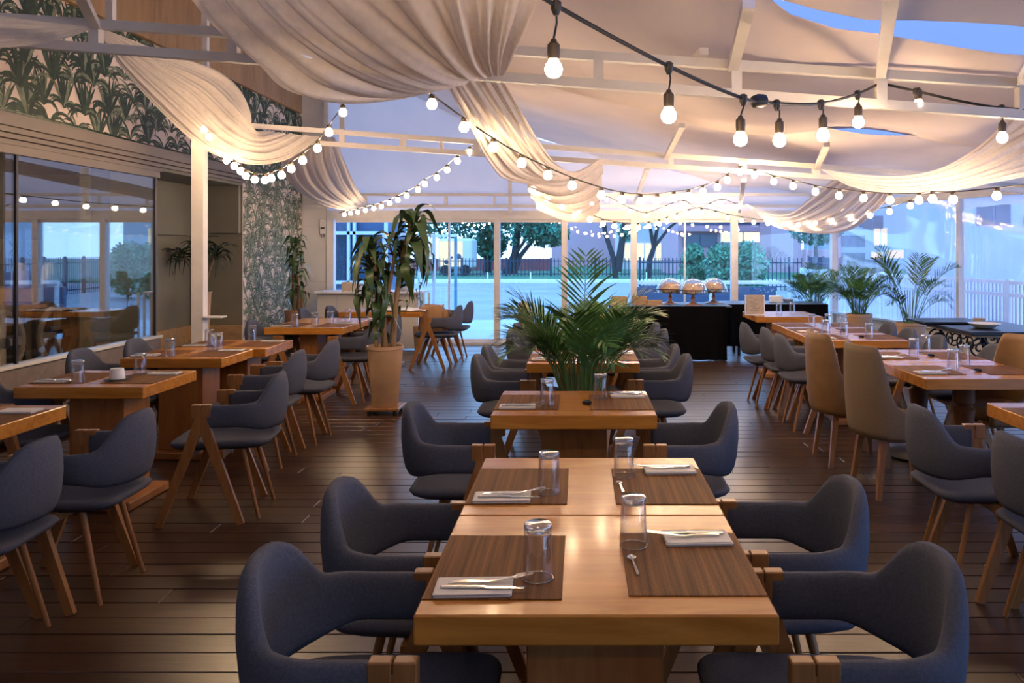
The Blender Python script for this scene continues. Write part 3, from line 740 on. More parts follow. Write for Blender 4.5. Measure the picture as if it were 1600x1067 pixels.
def pad(B, x0, x1, w0, w1, z0, z1, n=4.5, dip=.012, K=32, under=.82):
    # soft seat pad: superellipse outline, rounded edge, dished top
    o = B.off(); xc, hx = (x0 + x1) / 2, (x1 - x0) / 2
    rings = [(under, z0), (.95, z0 + (z1 - z0) * .35), (1.0, z0 + (z1 - z0) * .7), (.975, z1 - .006), (.9, z1), (.6, z1 - dip), (.2, z1 - dip * 1.3)]
    for sc, z in rings:
        for k in range(K):
            q = 2 * PI * k / K; c, s_ = math.cos(q), math.sin(q)
            ex = math.copysign(abs(c) ** (2 / n), c); ey = math.copysign(abs(s_) ** (2 / n), s_)
            w = (w0 + (w1 - w0) * (ex + 1) / 2) / 2
            B.v.append((xc + hx * ex * sc, w * ey * sc, z))
    R_ = len(rings)
    for i in range(R_ - 1):
        for k in range(K):
            j = (k + 1) % K
            B.f.append((o + i * K + k, o + i * K + j, o + (i + 1) * K + j, o + (i + 1) * K + k))
    B.f.append(tuple(o + K - 1 - k for k in range(K))); B.f.append(tuple(o + (R_ - 1) * K + k for k in range(K)))
    return B

def make_armchair():
    t = thing('armchair', 'x', 'chair')
    top = lambda f, b: .666 + .134 * smoothstep(.50, 1.0, b) + .014 * b
    bot = lambda f, b: .540 - .035 * smoothstep(.0, .9, b)
    thk = lambda f, b: .040 + .016 * b
    band_mesh('backrest', M['fabric'], .145, -.02, .185, .245, top, bot, thk, .012, bow=.012).obj('backrest', M['fabric'], t, 'all')
    pad(MB(), -.19, .36, .44, .50, .405, .458, 7, .008).obj('seat', M['fabric'], t, 'all')
    for s in (-1, 1):
        a = .247 * s; f = .275 * s
        MB().beam((.150, a, .635), (.385, f, 0), .034, .062, .026, .036, up=(1, 0, .35)).obj('leg', M['legwood'], t)
        MB().beam((.182, a, .635), (-.055, f, 0), .034, .062, .026, .036, up=(1, 0, -.35)).obj('leg', M['legwood'], t)
        MB().tube([(-.03, .15 * s, .41), (-.13, .19 * s, 0)], .0145, 10, .0105).obj('leg', M['legwood'], t, True)
        MB().cbox(.112, .1635, a - .0185, a + .0185, .60, .672, .003).cbox(.1665, .218, a - .0185, a + .0185, .60, .672, .003).obj('arm_cap', M['legwood'], t)
    MB().beam((.24, -.262, .39), (.24, .262, .39), .03, .045).beam((.06, -.262, .39), (.06, .262, .39), .03, .045).obj('seat_rail', M['legwood'], t)
    return t
def make_highchair(mt, nm):
    t = thing(nm, 'x', 'chair')
    top = lambda f, b: .45 + .15 * smoothstep(.05, .55, f) + .35 * smoothstep(.44, .70, f)
    bot = lambda f, b: .37
    thk = lambda f, b: .034 + .012 * b
    band_mesh('shell', mt, .20, -.10, .13, .235, top, bot, thk, .03, bow=.01).obj('backrest', mt, t, 'all')
    pad(MB(), -.17, .27, .38, .45, .385, .485, 3.5).obj('seat', mt, t, 'all')
    for sx_ in (-1, 1):
        for sy in (-1, 1):
            MB().beam((.045 + .16 * sx_, .16 * sy, .40), (.045 + .21 * sx_, .205 * sy, 0), .042, .042, .028, .028, up=(1, 0, 0)).obj('leg', M['legwood'], t)
    MB().cbox(-.12, .21, -.17, .17, .345, .385, .004).obj('seat_frame', M['legwood'], t)
    return t

ac = make_armchair(); usedA = [False]
hc_tan = make_highchair(M['tan'], 'dining_chair'); hc_tau = make_highchair(M['taupe'], 'dining_chair'); usedH = {}
def armchair(x, y, face, rot, label):
    # face +1 looks along +x, -1 along -x; x is the backrest's outer side offset handled by caller
    rz = (0 if face > 0 else PI) + R(rot)
    o = ac if not usedA[0] else dup(ac); usedA[0] = True
    o.location = (x, y, 0); o.rotation_euler = (0, 0, rz); o['label'] = label; o['group'] = 'blue grey armchairs at the tables'
    return o
def highchair(x, y, rz, label, proto):
    o = proto if proto.name not in usedH else dup(proto); usedH[proto.name] = 1
    o.location = (x, y, 0); o.rotation_euler = (0, 0, rz); o['label'] = label; o['group'] = 'high backed upholstered chairs'
    return o

# ------------------------------------------------------------------ tables
TABLES = {}
def table(key, x0, x1, y0, y1, label, kind='slab', group='square wooden tables'):
    cx, cy = (x0 + x1) / 2, (y0 + y1) / 2; hx, hy = (x1 - x0) / 2, (y1 - y0) / 2 - .0015
    t = thing('dining_table', label, 'table', (cx, cy, 0), 0, group)
    MB().cbox(-hx, hx, -hy, hy, .682, .75, .004).obj('table_top', M['table'], t)
    if kind == 'slab':
        hc_ = min(.15, hy - .12)
        pw = {'m6': .10, 'm7': .10, 'l5': .09, 'l6': .09, 'l7': .12, 'r4': .12, 'r5': .12, 'r6': .12, 'r7': .15}.get(key, .165); bw_ = min(.25, pw + .08)
        MB().cbox(-pw, pw, -hc_, hc_, .055, .682, .004).obj('pedestal', M['pedestal'], t)
        MB().cbox(-bw_, bw_, -min(.24, hy - .03), min(.24, hy - .03), 0, .055, .008).obj('base', M['pedestal'], t)
    else:
        MB().lathe([(.075, .05), (.085, .10), (.05, .14), (.055, .20), (.062, .40), (.075, .50), (.05, .52), (.07, .545), (.07, .62), (.09, .682)], 20, (0, 0, 0)).obj('pedestal', M['darkwood'], t, True)
        MB().lathe([(.24, 0), (.245, .018), (.22, .03), (.09, .045), (.08, .055)], 32).obj('base', M['iron'], t, True)
    TABLES[key] = (x0, x1, y0, y1)
    return t

# tableware prototypes
def make_tumbler():
    o = MB().lathe([(.0375, 0), (.0385, .002), (.0375, .008), (.034, .105), (.0335, .118), (.0345, .126), (.034, .132), (.029, .135), (.0, .1345)], 28, cap=(False, False))
    o.lathe([(.0352, .0), (.0345, .03), (.0315, .108), (.030, .112), (.0, .113)], 28, cap=(False, False))
    o = o.obj('tumbler', M['tumbler'], None, 'all')
    MB().lathe([(.0305, .114), (.0325, .117), (.0332, .127), (.0325, .131), (.028, .1335), (0, .134)], 24, cap=(True, False)).obj('glass_base', M['glassbase'], o, 'all')
    MB().tube([(.0368 * math.cos(a), .0368 * math.sin(a), .0015) for a in np.linspace(0, 2 * PI, 29)], .0014, 5, cap=False).obj('glass_rim', M['glassbase'], o, 'all')
    return tag(o, 'x', 'glass')
def make_fork():
    b = MB(); pts = [(-.10, 0, .004), (-.06, 0, .006), (0, 0, .003), (.045, 0, .010), (.06, 0, .012)]
    pr = catmull([Vector(p) for p in pts], 12)
    def w_(t): return .0045 + .0035 * (1 - t) ** 2 + (.006 * smoothstep(.85, 1, t))
    o = b.off()
    for i, p in enumerate(pr):
        t = i / 11; ww = w_(t)
        b.v += [(p[0], -ww, p[2]), (p[0], ww, p[2]), (p[0], ww, p[2] + .0018), (p[0], -ww, p[2] + .0018)]
    for i in range(11):
        for k in range(4):
            j = (k + 1) % 4; b.f.append((o + i * 4 + k, o + i * 4 + j, o + (i + 1) * 4 + j, o + (i + 1) * 4 + k))
    b.f.append((o, o + 3, o + 2, o + 1)); b.f.append((o + 44, o + 45, o + 46, o + 47))
    for k in range(4):
        yy = -.009 + k * .006
        b.beam((.058, yy, .0135), (.098, yy, .020), .0032, .0018, .0016, .0014)
    return tag(b.obj('fork', M['steel'], None, True), 'x', 'fork')
def make_knife():
    b = MB(); b.cbox(-.11, -.005, -.0062, .0062, 0, .005, .0018); b.cbox(-.006, .085, -.008, .006, .001, .0028, .0007)
    return tag(b.obj('knife', M['steel'], None, False), 'x', 'knife')
def make_spoon():
    b = MB(); b.beam((-.07, 0, .004), (.02, 0, .007), .008, .002, .004, .002)
    rows = []
    for i in range(7):
        v = i / 6; rw = []
        for j in range(9):
            u = j / 8 * 2 - 1; wd = .012 * math.sin(PI * (.08 + .84 * v)) 
            rw.append((.02 + .034 * v, wd * u, .008 - .006 * (1 - u * u) * math.sin(PI * v)))
        rows.append(rw)
    b.grid(rows)
    return tag(b.obj('teaspoon', M['steel'], None, True), 'x', 'spoon')
def make_napkin():
    b = MB()
    for k, (ox, oy) in enumerate(((0, 0), (.003, .0), (-.002, .003), (.002, -.002))):
        b.cbox(-.088 + ox, .088 + ox, -.05 + oy, .05 + oy, .0026 * k, .0026 * k + .0020, .0008)
    return tag(b.obj('folded_napkin', M['napkin']), 'x', 'napkin')
def make_mat():
    return tag(MB().cbox(-.16, .16, -.21, .21, 0, .003, .001).obj('placemat', M['mat']), 'x', 'placemat')
def make_dip():
    return tag(MB().lathe([(.016, 0), (.024, .004), (.026, .016), (.022, .016), (.018, .006), (0, .005)], 16, cap=(True, False)).obj('sauce_dish', M['black'], None, True), 'x', 'dish')
PROTO = {}
def item(kind, loc, rz, label, group, maker):
    if kind not in PROTO: PROTO[kind] = maker(); o = PROTO[kind]
    else:
        o = dup(PROTO[kind])
    o.location = loc; o.rotation_euler = (0, 0, rz); o['label'] = label; o['group'] = group
    return o
def setting(key, side, where, y=None, glass=True, cut=True, napkin=True, spoon=False, dish=False, gdx=0, gdy=0, ndx=0, ndy=0, mat=True):
    x0, x1, y0, y1 = TABLES[key]; yc = (y0 + y1) / 2 if y is None else y
    s = 1 if side == 'L' else -1; e = x0 if s > 0 else x1; a = 0 if s > 0 else PI
    # s=+1: diner on the -x side
    T = .75
    dp = y1 - y0
    if mat:
        o = item('mat', (e + s * .163, yc, T), a, 'brown striped woven placemat ' + where, 'woven placemats on the tables', make_mat)
        if dp < .66: o.scale = (1, .40 / .42, 1)
    if napkin: item('nap', (e + s * (.115 + ndx), yc - s * (.155 + ndy), T + .003), a + R(2), 'folded white napkin ' + where, 'folded napkins with cutlery', make_napkin)
    if cut:
        item('fork', (e + s * (.155 + ndx), yc - s * (.145 + ndy), T + .0135), a + R(6), 'steel fork on the napkin ' + where, 'forks on the napkins', make_fork)
        item('knife', (e + s * (.15 + ndx), yc - s * (.175 + ndy), T + .0135), a + R(-1), 'steel knife on the napkin ' + where, 'knives on the napkins', make_knife)
    if glass: item('glass', (e + s * (.262 + gdx), yc - s * (.09 + gdy), T + .003), random.uniform(0, 6), 'clear upturned tumbler ' + where, 'upturned tumblers on the tables', make_tumbler)
    if spoon: item('spoon', (e + s * .30, yc + s * .03, T + .003), R(95), 'small steel teaspoon ' + where, 'teaspoons on the tables', make_spoon)
    if dish: item('dish', (e + s * .335, yc + s * .06, T + .003), 0, 'tiny black sauce dish ' + where, 'sauce dishes on the tables', make_dip)

# ------------------------------------------------------------------ middle row
table('m1', -.365, .434, 1.815, 2.495, 'front wooden table of the middle row with two place settings')
table('m2', -.365, .434, 2.50, 3.185, 'wooden table butted behind the front one, middle row')
table('m3', -.432, .368, 3.99, 4.68, 'single wooden table standing just before the floor palm')
table('m4', -.375, .415, 5.80, 6.43, 'first wooden table behind the floor palm')
table('m5', -.375, .415, 6.435, 7.06, 'second wooden table behind the floor palm, joined to the first')
table('m6', -.375, .455, 7.77, 8.42, 'third wooden table behind the floor palm')
table('m7', -.375, .455, 8.425, 9.05, 'farthest wooden table behind the floor palm')
setting('m1', 'L', 'on the front middle table, glass wall side', 2.105)
setting('m1', 'R', 'on the front middle table, curtain side', 2.125, spoon=True, gdx=.03, gdy=.02)
setting('m2', 'L', 'on the second middle table, glass wall side', 2.81)
setting('m2', 'R', 'on the second middle table, curtain side', 2.81, spoon=True, gdx=.02, gdy=.02, ndy=.02)
setting('m3', 'L', 'on the table before the palm, glass wall side', 4.33)
setting('m3', 'R', 'on the table before the palm, curtain side', 4.33, dish=True)
setting('m4', 'L', 'on the first table behind the palm, glass wall side', glass=False)
setting('m4', 'R', 'on the first table behind the palm, curtain side', dish=True)
setting('m5', 'L', 'on the second table behind the palm, glass wall side', glass=False)
setting('m5', 'R', 'on the second table behind the palm, curtain side', cut=False)
CH = [
 (-.565, 2.03, 1, 0, 'blue grey armchair at the front middle table, glass wall side'),
 (-.560, 2.64, 1, 0, 'blue grey armchair at the second middle table, glass wall side'),
 (.665, 2.03, -1, 0, 'blue grey armchair at the front middle table, curtain side'),
 (.655, 2.66, -1, 0, 'blue grey armchair at the second middle table, curtain side'),
 (-.60, 3.98, 1, 0, 'blue grey armchair at the single table before the palm, glass wall side'),
 (.50, 3.98, -1, 0, 'blue grey armchair at the single table before the palm, curtain side'),
 (-.515, 5.80, 1, 0, 'dark armchair at the first table behind the palm, glass wall side'),
 (-.515, 6.38, 1, 0, 'dark armchair at the second table behind the palm, glass wall side'),
 (.535, 5.82, -1, 0, 'dark armchair at the first table behind the palm, curtain side'),
 (.52, 6.42, -1, 0, 'dark armchair at the second table behind the palm, curtain side'),
 (-.43, 7.60, 1, 0, 'small far armchair at the third table behind the palm, glass wall side'),
 (-.43, 8.25, 1, 0, 'small far armchair at the fourth table behind the palm, glass wall side'),
 (.56, 7.65, -1, 0, 'small far armchair at the third table behind the palm, curtain side'),
 (.55, 8.30, -1, 0, 'small far armchair at the fourth table behind the palm, curtain side'),
]
# ------------------------------------------------------------------ row by the glass wall
table('l1', -3.42, -2.62, 3.56, 4.25, 'cropped wooden table at the photo\'s edge by the glass wall')
table('l2', -3.27, -2.52, 4.80, 5.47, 'wooden table with a white sugar bowl and two tumblers')
table('l3', -3.34, -2.60, 6.04, 6.63, 'near table of the joined pair in front of the white post')
table('l4', -3.26, -2.51, 6.635, 7.28, 'far table of the joined pair in front of the white post')
table('l5', -3.18, -2.385, 8.37, 8.97, 'wooden table with four tumblers beside the potted corn plant')
table('l6', -3.18, -2.385, 8.975, 9.57, 'wooden table joined behind the one with four tumblers')
table('l7', -3.05, -2.02, 10.5, 11.15, 'far wooden table covered with a cloth before the serving counter')
setting('l1', 'L', 'on the cropped edge table, outer side', glass=False)
setting('l1', 'R', 'on the cropped edge table, aisle side', glass=False, cut=False)
setting('l2', 'L', 'on the sugar bowl table, glass wall side', glass=False)
setting('l2', 'R', 'on the sugar bowl table, aisle side', glass=False)
item('glass', P(122, 601, 4.93) * 1, 0, 'clear upturned tumbler on the sugar bowl table, glass wall side', 'upturned tumblers on the tables', make_tumbler).location.z = .753
item('glass', P(219, 588, 5.28) * 1, 0, 'clear upturned tumbler on the sugar bowl table, aisle side', 'upturned tumblers on the tables', make_tumbler).location.z = .753
setting('l3', 'L', 'on the near table of the joined pair, glass wall side', glass=False)
setting('l3', 'R', 'on the near table of the joined pair, aisle side', glass=False)
setting('l4', 'L', 'on the far table of the joined pair, glass wall side', glass=False)
setting('l4', 'R', 'on the far table of the joined pair, aisle side', glass=False)
for px, v, lb in ((266, 557, 'clear upturned tumbler on the joined pair, beside the forks on the near table'), (332, 547, 'clear upturned tumbler in the middle of the joined pair, front one of three'), (341, 546, 'clear upturned tumbler in the middle of the joined pair, right beside its neighbour'), (327, 540, 'clear upturned tumbler in the middle of the joined pair, hindmost of three'), (394, 532.5, 'clear upturned tumbler standing alone at the far corner of the joined pair')):
    d = .797 * FPX / (v - 388); item('glass', ((px - 907) * d / FPX, d, .753), 0, lb, 'upturned tumblers on the tables', make_tumbler)
setting('l5', 'L', 'on the four tumbler table, glass wall side', glass=False)
setting('l5', 'R', 'on the four tumbler table, aisle side', glass=False)
for px, v, lb in ((461, 511, 'clear upturned tumbler first of four on the table by the corn plant'), (492, 508, 'clear upturned tumbler second of four on the table by the corn plant'), (516, 506, 'clear upturned tumbler third of four on the table by the corn plant'), (544, 502.5, 'clear upturned tumbler last of four on the table by the corn plant')):
    d = .797 * FPX / (v - 388); item('glass', ((px - 907) * d / FPX, d, .753), 0, lb, 'upturned tumblers on the tables', make_tumbler)
CH += [
 (-2.30, 3.22, -1, 4, 'armchair cut by the photo\'s edge, nearest in the glass wall row'),
 (-2.22, 3.80, -1, 2, 'armchair beside the cropped edge table, aisle side'),
 (-2.00, 4.95, -1, 8, 'armchair with its open A frame side turned to view, beside the sugar bowl table'),
 (-2.25, 6.05, -1, 4, 'armchair on the aisle side of the joined pair, nearer one'),
 (-2.20, 6.72, -1, 0, 'armchair on the aisle side of the joined pair, farther one'),
 (-2.30, 8.55, -1, 0, 'armchair between the four tumbler table and the clay pot'),
 (-2.25, 9.3, -1, 0, 'armchair half hidden behind the corn plant trunks'),
 (-1.78, 10.85, -1, 0, 'armchair holding a brown bag by the far cloth covered table'),
 (-1.75, 11.7, -1, 0, 'armchair nearest the sliding window, behind the one with the bag'),
 (-3.42, 4.95, 1, 0, 'armchair behind the sugar bowl table, under the glass wall'),
 (-3.42, 3.75, 1, 0, 'armchair on the outer side of the cropped edge table'),
 (-3.50, 6.15, 1, 0, 'armchair on the glass wall side of the joined pair, nearer one'),
 (-3.45, 6.82, 1, 0, 'armchair on the glass wall side of the joined pair, farther one'),
 (-3.20, 8.62, 1, 0, 'armchair on the niche side of the four tumbler table'),
 (-3.25, 10.35, 1, 0, 'armchair at the cloth covered far table, first by the wall'),
 (-3.05, 10.8, 1, 0, 'armchair at the cloth covered far table, second by the wall'),
]
# ------------------------------------------------------------------ curtain side row
table('r1', 2.105, 2.905, 3.60, 4.32, 'cropped wooden table at the photo\'s edge on the curtain side')
table('r2', 2.115, 2.915, 5.10, 5.84, 'front pedestal table of the curtain side pair on round iron bases', 'ped')
table('r3', 2.125, 2.925, 5.845, 6.59, 'rear pedestal table of the curtain side pair on round iron bases', 'ped')
table('r4', 2.04, 2.85, 7.23, 7.81, 'near table of the long curtain side run')
table('r5', 2.05, 2.86, 7.815, 8.39, 'middle table of the long curtain side run')
table('r6', 2.06, 2.87, 8.395, 8.98, 'far table of the long curtain side run')
table('r7', 2.06, 2.84, 9.74, 10.6, 'table carrying the menu stand in front of the buffet')
setting('r1', 'L', 'on the cropped curtain side table, inner side', glass=False)
setting('r1', 'R', 'on the cropped curtain side table, outer side', glass=False)
for k, wh in (('r2', 'front pedestal table'), ('r3', 'rear pedestal table'), ('r4', 'near table of the long run'), ('r5', 'middle table of the long run'), ('r6', 'far table of the long run')):
    setting(k, 'L', 'on the %s, aisle side' % wh, glass=False, dish=False, napkin=k != 'r6', cut=k in ('r2', 'r3'))
    setting(k, 'R', 'on the %s, curtain side' % wh, glass=False, dish=k in ('r2', 'r3', 'r4', 'r5'), napkin=False, cut=False, spoon=False)
for px, v, lb in ((1489, 577, 'front tumbler of the two on the front pedestal table'), (1507, 570, 'rear tumbler of the two on the front pedestal table'), (1428, 557, 'front tumbler of the two on the rear pedestal table'), (1446, 550, 'rear tumbler of the two on the rear pedestal table'),
                  (1358, 528.5, 'tumbler standing alone on the near table of the long run'), (1319, 526, 'tumbler on the long run beside the alone standing one'), (1290, 522, 'front tumbler of the middle cluster on the long run'), (1294, 511, 'rear tumbler of the middle cluster on the long run'), (1268, 511, 'tumbler nearest the menu stand on the long run'), (1318, 514, 'tumbler behind the pair of tumblers on the long run'),
                  (1217, 490, 'tumbler beside the menu stand'), (1238, 490, 'tumbler past its neighbour beside the menu stand, nearer the palms')):
    d = .797 * FPX / (v - 388); item('glass', ((px - 907) * d / FPX, d, .753), 0, 'clear upturned ' + lb, 'upturned tumblers on the tables', make_tumbler)
CH += [
 (1.80, 3.92, 1, 0, 'armchair facing the cropped curtain side table, farther of two'),
 (1.92, 3.32, 1, 0, 'armchair facing the cropped curtain side table, cut by the photo\'s edge'),
 (1.93, 7.22, 1, 0, 'armchair at the near table of the long run, aisle side'),
 (1.93, 7.80, 1, 0, 'armchair at the middle table of the long run, aisle side'),
 (1.84, 8.32, 1, 0, 'armchair at the far table of the long run, aisle side'),
 (2.86, 7.12, -1, 0, 'armchair at the near table of the long run, curtain side'),
 (2.86, 7.75, -1, 0, 'armchair at the middle table of the long run, curtain side'),
 (2.90, 8.35, -1, 0, 'armchair at the far table of the long run, curtain side'),
 (3.02, 6.45, -1, 0, 'dark armchair at the rear pedestal table, curtain side'),
]
for c in CH: armchair(*c)
highchair(1.98, 5.33, R(4), 'taupe high backed chair with sloping sides at the front pedestal table, aisle side', hc_tau)
highchair(1.93, 6.08, R(0), 'tan brown high backed chair at the rear pedestal table, aisle side', hc_tan)
highchair(2.88, 5.75, PI + R(6), 'tan high backed chair beyond the pedestal tables, below the iron table', hc_tan)
highchair(3.02, 4.75, PI, 'taupe high backed chair at the photo\'s edge by the cropped table', hc_tau)
highchair(-.42, 9.35, R(0), 'high backed dark chair at the farthest middle table, behind the palm fronds', hc_tau)

# ------------------------------------------------------------------ small things on the tables
sb = MB().lathe([(.036, 0), (.046, .004), (.044, .03), (.037, .066), (.0, .068)], 20).obj('sugar_bowl', M['ceramic'], None, True); sb.location = (P(183, 597, 5.05).x, 5.05, .757)
tag(sb, 'upturned white cup on a dark saucer between two tumblers', 'bowl')
sc_ = MB().lathe([(.05, 0), (.075, .006), (.07, .007), (0, .005)], 20).obj('saucer', M['iron'], None, True); sc_.location = (sb.location.x, 5.05, .751); tag(sc_, 'dark saucer under the upturned white cup', 'saucer')
# menu stand
x_ = P(1180, 489, 9.95).x
ms = thing('menu_stand', 'clear acrylic stand holding a printed beige card', 'stand', (x_, 9.98, .75), R(-4))
MB().cbox(-.115, .115, -.045, .045, 0, .012, .002).cbox(-.115, -.105, -.04, .04, .012, .24, .002).cbox(.105, .115, -.04, .04, .012, .24, .002).obj('frame', M['acryl'], ms)
MB().cbox(-.10, .10, -.03, -.026, .012, .245, .001).obj('card', M['menu'], ms)
lines = MB()
for r_, (a_, b_2) in enumerate(((-.07, -.03), (-.01, .05), (-.06, .0), (-.05, .03), (-.06, .01), (-.03, .05), (-.06, .04))):
    lines.box(a_, b_2, -.0312, -.0302, .205 - r_ * .024, .211 - r_ * .024)
lines.obj('card_print', M['ink'], ms)
# ------------------------------------------------------------------ buffet
bt = thing('buffet_table', 'long buffet table draped to the floor in black cloth', 'table', (0, 0, 0))
MB().cbox(.42, 2.1, 11.55, 12.35, .73, .752, .004).cbox(2.1, 3.55, 11.95, 12.7, .73, .752, .004).obj('table_top', M['bluepanel'], bt)  # top coloured dark blue to stand in for reflections on the black cloth
def cloth(x0, x1, yf, yb_, zb, nf=22):
    pth = catmull([Vector((x0, yb_, 0)), Vector((x0 - .01, (yf + yb_) / 2, 0)), Vector((x0 + .02, yf + .02, 0)), Vector((x0 + .15, yf, 0)), Vector(((x0 + x1) / 2, yf - .01, 0)), Vector((x1 - .1, yf, 0)), Vector((x1, yf + .06, 0)), Vector((x1 + .01, yb_, 0))], 160)
    rows = []
    for j in range(7):
        v = j / 6; rw_ = []
        for i, p in enumerate(pth):
            k = 1 - v; a = (i / 160) * nf * 2 * PI; zz = .748 - (.748 - zb) * k
            am = .016 * k
            rw_.append((p[0] + am * math.sin(a) * .5, p[1] - am * math.sin(a) - .02 * k, zz))
        rows.append(rw_)
    return MB().grid(rows)
cloth(.42, 2.02, 11.53, 12.3, .01).obj('tablecloth', M['blackcloth'], bt, 'all')
cloth(2.02, 3.55, 11.93, 12.65, .15).obj('tablecloth', M['blackcloth'], bt, 'all')
for x, y in ((.6, 11.75), (1.9, 11.75), (.6, 12.2), (1.9, 12.2), (2.3, 12.1), (3.4, 12.1), (2.3, 12.5), (3.4, 12.5)): MB().cbox(x - .02, x + .02, y - .02, y + .02, 0, .73, .003).obj('leg', M['iron'], bt)
def bread_stand(px, py, d, s, label, lb2):
    base = P(px, py, d); r = thing('bread_stand', label, 'stand', (base.x, d, .752), 0, 'footed black bread stands on the buffet')
    MB().lathe([(.13, 0), (.13, .012), (.05, .03), (.03, .05)], 24).obj('foot', M['copper'], r, True)
    MB().lathe([(.02, .03), (.018, .06), (.035, .09), (.018, .12), (.03, .16)], 16).obj('stem', M['copper'], r, True)
    MB().lathe([(.03, .155), (.23, .16), (.24, .165), (.0, .17)], 32, cap=(True, False)).obj('tray', M['black'], r, True)
    rim = MB().tube([(.235 * math.cos(a), .235 * math.sin(a), .215) for a in np.linspace(0, 2 * PI, 33)], .006, 6, cap=False)
    for k in range(12): a = k * PI / 6; rim.tube([(.235 * math.cos(a), .235 * math.sin(a), .165), (.235 * math.cos(a), .235 * math.sin(a), .215)], .004, 5)
    rim.obj('rail', M['black'], r, True)
    br = thing('bread_loaf', 'x', 'bread'); COL.objects.unlink(br); bpy.data.objects.remove(br)
    rr = random.Random(px); b = MB()
    prof_ = [(.0, 0), (.10, .0), (.125, .03), (.12, .07), (.08, .115), (.03, .13), (.0, .132)]
    b.lathe(prof_, 22); b.v = [(v[0] * (1.15 + .05 * math.sin(v[2] * 60)), v[1] * .95, v[2] * (1 + .08 * math.sin(7 * math.atan2(v[1], v[0])))) for v in b.v]
    lo = b.obj('bread_loaf', M['bread'], None, 'all'); lo.location = (base.x, d, .752 + .170); tag(lo, lb2, 'bread', 'bread loaves under the domes')
    dm = MB().lathe([(.205 * math.cos(a), .20 * math.sin(a)) for a in np.linspace(0, PI / 2, 10)], 30, cap=(False, False)).obj('dome', M['dome'], None, 'all')
    dm.location = (base.x, d, .752 + .1705); tag(dm, 'clear domed lid over the ' + lb2, 'lid', 'clear domes on the bread stands')
bread_stand(1047, 476, 12.0, 1, 'footed black bread stand nearest the crates', 'round loaf on the stand nearest the crates')
bread_stand(1083, 480, 11.72, 1, 'footed black bread stand standing foremost, in the middle', 'round loaf on the foremost middle stand')
bread_stand(1115, 474, 12.14, 1, 'footed black bread stand nearest the white window post', 'round loaf on the stand nearest the window post')
def crate(px0, px1, py0, py1, d, label):
    a = P(px0, py1, d).x; b_ = P(px1, py1, d).x; h = (py1 - py0) * d / FPX * .9; r = thing('wooden_crate', label, 'crate', ((a + b_) / 2, d, .752), 0, 'small crates on the buffet')
    hw = (b_ - a) / 2; n = max(2, int(h / .045))
    for k in range(n):
        z0 = h * k / n + .002; z1 = h * (k + 1) / n - .004
        MB().cbox(-hw, hw, -.10, -.09, z0, z1, .001).cbox(-hw, hw, .09, .10, z0, z1, .001).cbox(-hw, -hw + .01, -.09, .09, z0, z1, .001).cbox(hw - .01, hw, -.09, .09, z0, z1, .001).obj('slat', M['crate'], r)
    MB().box(-hw + .01, hw - .01, -.09, .09, .004, .014).obj('bottom', M['crate'], r)
crate(955, 980, 465, 480, 11.75, 'small slatted wooden crate at the cloth end behind the palm fronds')
crate(988, 1010, 465, 480, 11.80, 'tall slatted wooden crate next to the bread stands')
crate(1011, 1034, 471, 480, 11.70, 'low slatted wooden crate next to the bread stands')
tb = MB().cbox(-.09, .09, -.07, .07, 0, .10, .01).obj('condiment_box', M['ceramic']); tb.location = (P(1212, 473, 12.3).x, 12.3, .752); tag(tb, 'small white box on the buffet behind the menu stand', 'box')
bw = MB().lathe([(.04, 0), (.06, .01), (.085, .05), (.08, .05), (.05, .012), (0, .01)], 20, cap=(True, False)).obj('serving_bowl', M['clotht'], None, True); bw.location = (P(1232, 473, 12.3).x, 12.35, .752); tag(bw, 'pale blue bowl on the buffet near the palms', 'bowl')
# round bread and pale dish on farthest middle table
rb = MB().lathe([(.0, 0), (.10, 0), (.13, .04), (.10, .09), (.03, .115), (0, .118)], 20).obj('round_loaf', M['bread'], None, 'all'); rb.location = (.25, 8.75, .765); tag(rb, 'round loaf on a board on the farthest middle table', 'bread')
rc = MB().cbox(-.17, .17, -.12, .12, 0, .014, .004).obj('bread_board', M['crate']); rc.location = (.25, 8.75, .751); tag(rc, 'wooden board under the round loaf', 'board')
# ------------------------------------------------------------------ serving counter
ct = thing('serving_counter', 'white serving counter with ledge standing against the window', 'counter', (0, 0, 0))
MB().cbox(-4.05, -2.42, 12.62, 13.3, .86, .89, .004).obj('counter_top', M['white'], ct)
for a_, b_2 in ((-4.02, -3.72), (-3.715, -3.08), (-3.075, -2.50)): MB().cbox(a_, b_2, 12.72, 12.74, .02, .86, .003).obj('front_panel', M['wallwhite'], ct)
MB().cbox(-2.50, -2.48, 12.72, 13.3, .02, .86, .003).obj('side_panel', M['wallwhite'], ct)
for x in (-2.40, -2.31): MB().cbox(x - .016, x + .016, 12.7, 12.73, 0, .88, .003).obj('counter_post', M['cyanmetal'], ct)
for (px0, px1, h, lb) in ((536, 552, .14, 'beige box on the serving counter by the kiosk frame'), (553, 566, .12, 'second beige box on the serving counter')):
    d = 12.9; a_ = P(px0, 0, d).x; b_2 = P(px1, 0, d).x
    o = MB().cbox(a_, b_2, d - .09, d + .09, .89, .89 + h, .006).obj('storage_box', M['menu']); tag(o, lb, 'box')
pn = MB().lathe([(.10, 0), (.11, .01), (.12, .09), (.11, .09), (.1, .012), (0, .01)], 20, cap=(True, False)).obj('steel_pan', M['steel'], None, True); pn.location = (P(632, 0, 12.9).x, 12.9, .89); tag(pn, 'steel pan near the end of the serving counter', 'pan')
th = thing('wall_phone', 'small cream wall box with a dark display by the window corner', 'device', (-4.15, 13.41, 1.78))
MB().cbox(-.05, .05, -.0, .05, 0, .24, .006).obj('body', M['wallwhite'], th); MB().cbox(-.03, .03, -.006, 0, .08, .11, .002).obj('display', M['ink'], th)
